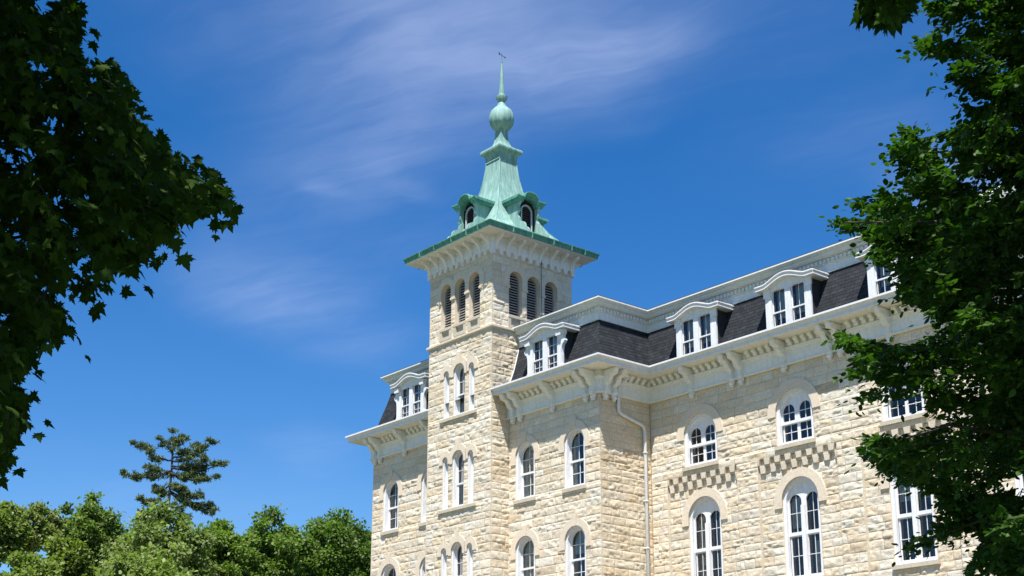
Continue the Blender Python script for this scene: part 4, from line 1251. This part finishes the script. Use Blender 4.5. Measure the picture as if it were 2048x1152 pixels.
MP = [(-330, -330), (173, -330), (158, 10), (163, 40), (148, 85), (166, 110), (158, 135), (183, 165), (198, 150), (188, 120), (223, 115), (263, 160), (280, 195), (256, 215), (268, 240), (303, 250), (340, 275), (333, 300), (370, 318), (403, 312), (438, 350), (463, 372), (460, 405), (438, 425), (413, 410), (393, 425), (348, 440), (343, 468), (308, 470), (298, 500), (280, 515), (258, 545), (230, 560), (203, 550), (180, 600), (158, 575), (126, 560), (110, 568), (118, 600), (136, 640), (146, 668), (118, 660), (93, 690), (66, 690), (54, 712), (41, 745), (58, 770), (46, 800), (61, 838), (44, 870), (34, 900), (14, 925), (-330, 930)]
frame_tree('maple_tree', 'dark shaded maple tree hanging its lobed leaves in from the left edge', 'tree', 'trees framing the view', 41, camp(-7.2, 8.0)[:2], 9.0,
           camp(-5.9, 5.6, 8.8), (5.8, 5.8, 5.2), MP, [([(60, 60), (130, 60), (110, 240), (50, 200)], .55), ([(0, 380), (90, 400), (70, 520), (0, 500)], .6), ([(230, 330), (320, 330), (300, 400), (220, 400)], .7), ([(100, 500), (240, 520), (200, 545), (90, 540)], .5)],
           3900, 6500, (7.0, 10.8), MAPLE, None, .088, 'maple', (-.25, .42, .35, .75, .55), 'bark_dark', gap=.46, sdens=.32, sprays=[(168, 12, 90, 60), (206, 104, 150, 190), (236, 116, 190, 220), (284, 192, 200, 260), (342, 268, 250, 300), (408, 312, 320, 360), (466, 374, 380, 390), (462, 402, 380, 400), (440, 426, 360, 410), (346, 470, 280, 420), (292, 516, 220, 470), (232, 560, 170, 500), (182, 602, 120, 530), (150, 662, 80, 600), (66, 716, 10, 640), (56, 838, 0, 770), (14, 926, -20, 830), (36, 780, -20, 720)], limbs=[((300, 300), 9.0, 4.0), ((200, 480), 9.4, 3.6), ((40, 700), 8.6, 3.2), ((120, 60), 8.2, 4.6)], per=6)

BPOLY = [(2380, -330), (1860, -330), (1850, 5), (1868, 30), (1838, 45), (1862, 62), (1835, 92), (1872, 112), (1905, 120), (1900, 155), (1935, 185), (2014, 195), (1955, 215), (1928, 215), (1940, 235), (1900, 262), (1885, 265), (1910, 290), (1925, 310), (1912, 345), (1890, 330), (1868, 300), (1830, 262), (1806, 248), (1800, 275), (1775, 290), (1790, 320), (1800, 350), (1815, 372), (1850, 400), (1866, 425), (1830, 415), (1790, 390), (1765, 370), (1762, 395), (1730, 402), (1698, 398), (1730, 425), (1745, 440), (1700, 440), (1665, 438), (1690, 458), (1725, 470), (1748, 490), (1742, 515), (1790, 540), (1800, 560), (1790, 585), (1830, 600), (1850, 625), (1880, 640), (1870, 660), (1830, 690), (1800, 690), (1740, 680), (1690, 662), (1672, 672), (1700, 700), (1712, 715), (1695, 738), (1740, 755), (1775, 765), (1730, 780), (1712, 798), (1760, 800), (1830, 790), (1855, 800), (1850, 835), (1830, 860), (1800, 880), (1765, 875), (1728, 870), (1740, 895), (1722, 910), (1745, 935), (1775, 965), (1810, 985), (1860, 990), (1880, 1020), (1865, 1055), (1830, 1080), (1805, 1100), (1850, 1090), (1905, 1065), (1955, 1055), (1960, 1090), (1935, 1130), (1930, 1200), (1960, 1230), (2380, 1230)]
frame_tree('beech_tree', 'green beech tree with small oval leaves crossing the right edge', 'tree', 'trees framing the view', 43, camp(7.4, 10.5)[:2], 10.0,
           camp(6.5, 7.9, 9.0), (5.2, 5.4, 6.6), BPOLY, [([(1850, -90), (1975, -90), (1985, 240), (1850, 240)], .55), ([(1740, 760), (1860, 770), (1860, 850), (1740, 860)], .05), ([(1780, 960), (1880, 985), (1880, 1085), (1780, 1085)], .05), ([(1880, 700), (2030, 690), (2040, 830), (1960, 870), (1860, 830)], .42), ([(1950, 350), (2048, 340), (2048, 470), (1960, 470)], .5), ([(1880, 880), (2000, 900), (1990, 960), (1870, 940)], .4), ([(1870, 1085), (1960, 1075), (1930, 1160), (1860, 1160)], .1), ([(1880, 1000), (1950, 1000), (1940, 1050), (1880, 1060)], .3)],
           1250, 1900, (8.4, 12.8), BEECH, None, .058, 'beech', (.05, .55, .10, .1, .45), 'bark', gap=.45, nspray=250, fillscale=1.7, limbs=[((1700, 690), 10.0, 4.6), ((1800, 300), 10.5, 6.5), ((1690, 445), 9.6, 5.6), ((1740, 900), 9.4, 3.8), ((1850, 30), 10.8, 8.0), ((1830, 1090), 10.2, 3.2)], per=22, 
           sprays=[(1672, 440, 1860, 480), (1700, 398, 1870, 450), (1768, 372, 1900, 430), (1782, 292, 1900, 380), (1806, 250, 1900, 340), (1838, 92, 1960, 110), (1852, 8, 1980, 30), (1900, 162, 2000, 190), (1890, 264, 2000, 280), (1930, 212, 2020, 230), (1676, 668, 1880, 730), (1702, 738, 1880, 790), (1715, 797, 1870, 800), (1732, 872, 1900, 900), (1730, 910, 1880, 950), (1808, 1098, 1960, 1040), (1840, 1060, 1980, 1020), (1760, 480, 1880, 540), (1790, 590, 1900, 600)])

M2 = [(1728, -330), (1818, -330), (1818, 0), (1812, 20), (1795, 34), (1775, 46), (1756, 40), (1736, 24), (1722, 10)]
frame_tree('maple_tree', 'maple tree dipping one dark leafy spray in at the top right beside the beech', 'tree', 'trees framing the view', 47, camp(6.0, .8)[:2], 9.0,
           camp(5.2, 3.4, 10.6), (4.0, 4.0, 2.8), M2, [], 260, 1000, (7.6, 8.6), MAPLE, None, .105, 'maple', (-.4, .22, .3, .9, .55), 'bark_dark', limbs=[((1772, -20), 8.1, 6.8), ((1785, -170), 8.0, 7.4)], per=6)

# ---------------------------------------------------------------- trees in the distance
def far_tree(name, label, seed, px, top, half, depth, ca, cb, lsz=.22, nleaf=16000, lobes=64, density=1.0, trunk_r=.22, squash=1.0, low=9.0, airy=0.0, group='trees in the distance'):
    g = np.random.default_rng(seed); rr = random.Random(seed)
    P = at((px, top), depth); H = P[2]; Rw = half * 1.32 / FPX * depth
    root = empty(name, (P[0], P[1], 0)); tag(root, label, 'tree', group)
    ck = (tuple(ca), tuple(cb))
    if ck not in M: M[ck] = m_leaf('leaves_' + name, tuple(x * f_ for x, f_ in zip(ca, (1.75, 1.5, 1.2))), tuple(x * f_ for x, f_ in zip(cb, (1.9, 1.65, 1.4))), .45, .5)
    # clumps of the crown, more of them high up
    cs = []
    Rz = Rw * rr.uniform(1.05, 1.4)
    for i in range(lobes):
        up_ = 1 - 1.55 * (i + .5) / lobes; a_ = i * 2.399 + rr.uniform(-.5, .5)
        ring = math.sqrt(max(0, 1 - up_ * up_)); q_ = rr.uniform(.62, .92)
        if i % 4 == 3: q_ *= .55
        s_ = Rw * rr.choice((rr.uniform(.13, .20), rr.uniform(.18, .28), rr.uniform(.22, .32)))
        cs.append((math.cos(a_) * ring * Rw * q_, math.sin(a_) * ring * Rw * q_, H - Rz - Rw * .1 + up_ * Rz * q_ + rr.uniform(-.05, .10) * Rw, s_))
    for i in range(6): cs.append((rr.uniform(-.4, .4) * Rw, rr.uniform(-.4, .4) * Rw, H - Rz * rr.uniform(.9, 1.9), Rw * .5))
    cs = np.array(cs); wgt = cs[:, 3] ** 2; wgt /= wgt.sum()
    n = int(nleaf * 2.1)
    idx = g.choice(len(cs), n, p=wgt)
    v = unit(g.normal(size=(n, 3))); r_ = (g.random(n) ** (.45 + airy)) * (1 + .18 * g.normal(size=n) * (1 + airy))
    # break each clump into sprays
    pos = cs[idx, :3] + v * (cs[idx, 3] * r_)[:, None] * np.array([1, 1, .78 * squash])
    nz = vnoise(pos[:, 0] * 1.3 + seed, pos[:, 2] * 1.3 + pos[:, 1] * .9, 7) + .5 * vnoise(pos[:, 1] * 2.7, pos[:, 2] * 2.7 + seed, 8)
    keep = nz > (.42 + .12 * airy); pos = pos[keep]; v = v[keep]; idx = idx[keep]
    dl = v + g.normal(size=v.shape) * .6 + np.array([0, 0, -.1])
    nn = v * .8 + np.array([0, 0, .7]) + g.normal(size=v.shape) * .5
    lobe_t = g.normal(0, .16, len(cs))
    ti = np.clip(.5 + lobe_t[idx] + g.normal(0, .2, len(pos)), 0, 1)
    leaves_mesh('crown', pos, dl, nn, lsz * g.uniform(.6, 1.3, len(pos)), QUAD[0], QUAD[1], M[ck], root, ti)
    tb_ = MB(); limb(tb_, (0, 0, -.2), (0, 0, H - Rw * .5), trunk_r, .04, n=10, rr=rr)
    tb_.build('trunk', 'bark_dark', root, smooth=True)
    for i in range(0, lobes, 4):
        lb = MB(); c = cs[i % len(cs)]; limb(lb, (0, 0, max(3.0, c[2] - Rw * .9)), (c[0], c[1], c[2] + c[3] * (.3 + airy)), trunk_r * .4, .02, .0, .12, 6, 5, rr); lb.build('limb', 'bark_dark', root, smooth=True)
    return root

G1, G2 = (.045, .085, .018), (.10, .165, .040)
far_tree('broadleaf_tree', 'dense green rounded tree standing against the left corner of the building', 61, 672, 1006, 88, 104, G1, (.085, .15, .032), nleaf=22000)
far_tree('broadleaf_tree', 'twin topped green tree second from the building in the distance', 62, 545, 1008, 75, 100, G1, (.10, .165, .035), nleaf=20000)
far_tree('broadleaf_tree', 'low round green tree filling the gap right of the pine trunk', 63, 438, 1036, 70, 96, (.05, .09, .018), (.105, .17, .035), nleaf=18000)
far_tree('broadleaf_tree', 'pale green drooping tree in front of the pine trunk', 64, 320, 994, 85, 92, (.075, .12, .04), (.16, .21, .085), lsz=.24, nleaf=17000, airy=.22)
far_tree('broadleaf_tree', 'green tree with uneven crown left of the pine', 65, 185, 984, 58, 96, (.05, .095, .022), (.12, .175, .05), nleaf=11000, airy=.30)
far_tree('birch_tree', 'thin yellow green tree with sparse leaves and bare twigs', 66, 74, 998, 40, 90, (.085, .125, .035), (.165, .20, .085), lsz=.2, nleaf=4200, airy=.45, trunk_r=.12)
far_tree('broadleaf_tree', 'small bright green tree cut by the left edge of the picture', 67, 8, 1003, 42, 88, (.06, .105, .025), (.14, .19, .055), lsz=.22, nleaf=9000, airy=.28)
far_tree('broadleaf_tree', 'low yellowish bush like tree between the birch and the drooping tree', 68, 130, 1066, 52, 84, (.065, .105, .02), (.13, .175, .045), lsz=.22, nleaf=8500, airy=.28)
far_tree('broadleaf_tree', 'dark green tree low against the building wall', 69, 735, 1052, 34, 112, (.035, .07, .015), (.08, .135, .03), nleaf=11000)
far_tree('broadleaf_tree', 'low light green tree at the bottom left in front of the birch', 70, 60, 1092, 62, 78, (.06, .105, .022), (.14, .19, .05), lsz=.22, nleaf=9500, airy=.22)
far_tree('broadleaf_tree', 'low light green tree below the pine at the bottom of the picture', 71, 300, 1078, 80, 80, (.07, .115, .03), (.15, .205, .07), lsz=.25, nleaf=16000, airy=.05)

# the tall ragged pine
g = np.random.default_rng(77); rr = random.Random(77)
DP = 118.0
PT = at((347, 872), DP); root = empty('pine_tree', (PT[0], PT[1], 0)); tag(root, 'tall dark pine with ragged level branches rising above the other trees', 'tree', 'trees in the distance')
M['pine'] = m_leaf('pine_needles', (.055, .085, .035), (.17, .205, .085), .25, .6)
o0 = np.array([PT[0], PT[1], 0]); Htot = PT[2]
cr = np.array([RV[0], RV[1], 0]); cr /= np.linalg.norm(cr); cf = np.array([-cr[1], cr[0], 0])
tb_ = MB(); limb(tb_, (0, 0, 0), (0, 0, Htot - .4), .42, .06, n=12, wob=.02, rr=rr); tb_.build('trunk', 'bark_dark', root, smooth=True)
S = DP / FPX
BRN = [  # tip px, tip py, start py, depth lean
    (272, 888, 924, .1), (262, 960, 946, -.1), (300, 945, 950, .2), (328, 884, 905, -.2), (345, 868, 890, .1), (364, 876, 900, .2),
    (398, 892, 918, .2), (426, 892, 926, -.1), (444, 932, 940, .15), (415, 930, 934, -.3), (430, 968, 950, -.1), (398, 956, 952, .3), (316, 986, 976, .2), (330, 1004, 985, -.2), (376, 992, 972, .2), (410, 1006, 980, -.1), (436, 1024, 988, .1), (424, 1034, 992, .2), (386, 1048, 1012, -.2), (290, 1008, 1010, -.2)]
pp, dd, nnn, ss, tt = [], [], [], [], []
for tx, ty, sy_, lean in BRN:
    z1 = at((tx, ty), DP)[2]; z0_ = at((347, sy_), DP)[2]
    lat = (tx - 347) * S; Lb = abs(lat) + .6
    e = cr * lat + cf * lean * max(1.0, Lb * .55); e = np.array([e[0], e[1], z1 + rr.uniform(-.1, .1)])
    lb = MB(); pts = limb(lb, (0, 0, z0_), e, .09, .02, -.10, .10, 8, 5, rr); lb.build('limb', 'bark_dark', root, smooth=True)
    pa = np.array([tuple(p) for p in pts])
    nc = max(2, int(1.6 + Lb * 2.1)); cts = np.linspace(.30, 1.0, nc) + g.uniform(-.06, .06, nc)
    per_ = 20; t = np.repeat(cts, per_); n = len(t)
    cb = np.stack([np.interp(np.clip(t, 0, 1) * 8, np.arange(9), pa[:, i]) for i in range(3)], -1)
    rad_ = np.repeat(g.uniform(.14, .34, nc), per_)
    jit = np.repeat(g.normal(size=(nc, 3)) * .16, per_, axis=0)
    base = cb + jit
    off = g.normal(size=(n, 3)) * np.stack([rad_, rad_, rad_ * .45], -1) * .7 + np.array([0, 0, .12])
    axis = unit(e - pa[0])
    for k in range(9):
        pp.append(base + off); d_ = axis * .5 + np.array([0, 0, .45]) + g.normal(size=(n, 3)) * .75
        dd.append(d_); nnn.append(g.normal(size=(n, 3)) + np.array([0, 0, .6])); ss.append(g.uniform(.18, .32, n)); tt.append(np.clip(g.normal(.5, .28, n), 0, 1))
NW = NEEDLE[0].copy(); NW[:, 0] *= 2.2
leaves_mesh('crown', np.concatenate(pp), np.concatenate(dd), np.concatenate(nnn), np.concatenate(ss), NW, NEEDLE[1], 'pine', root, np.concatenate(tt))
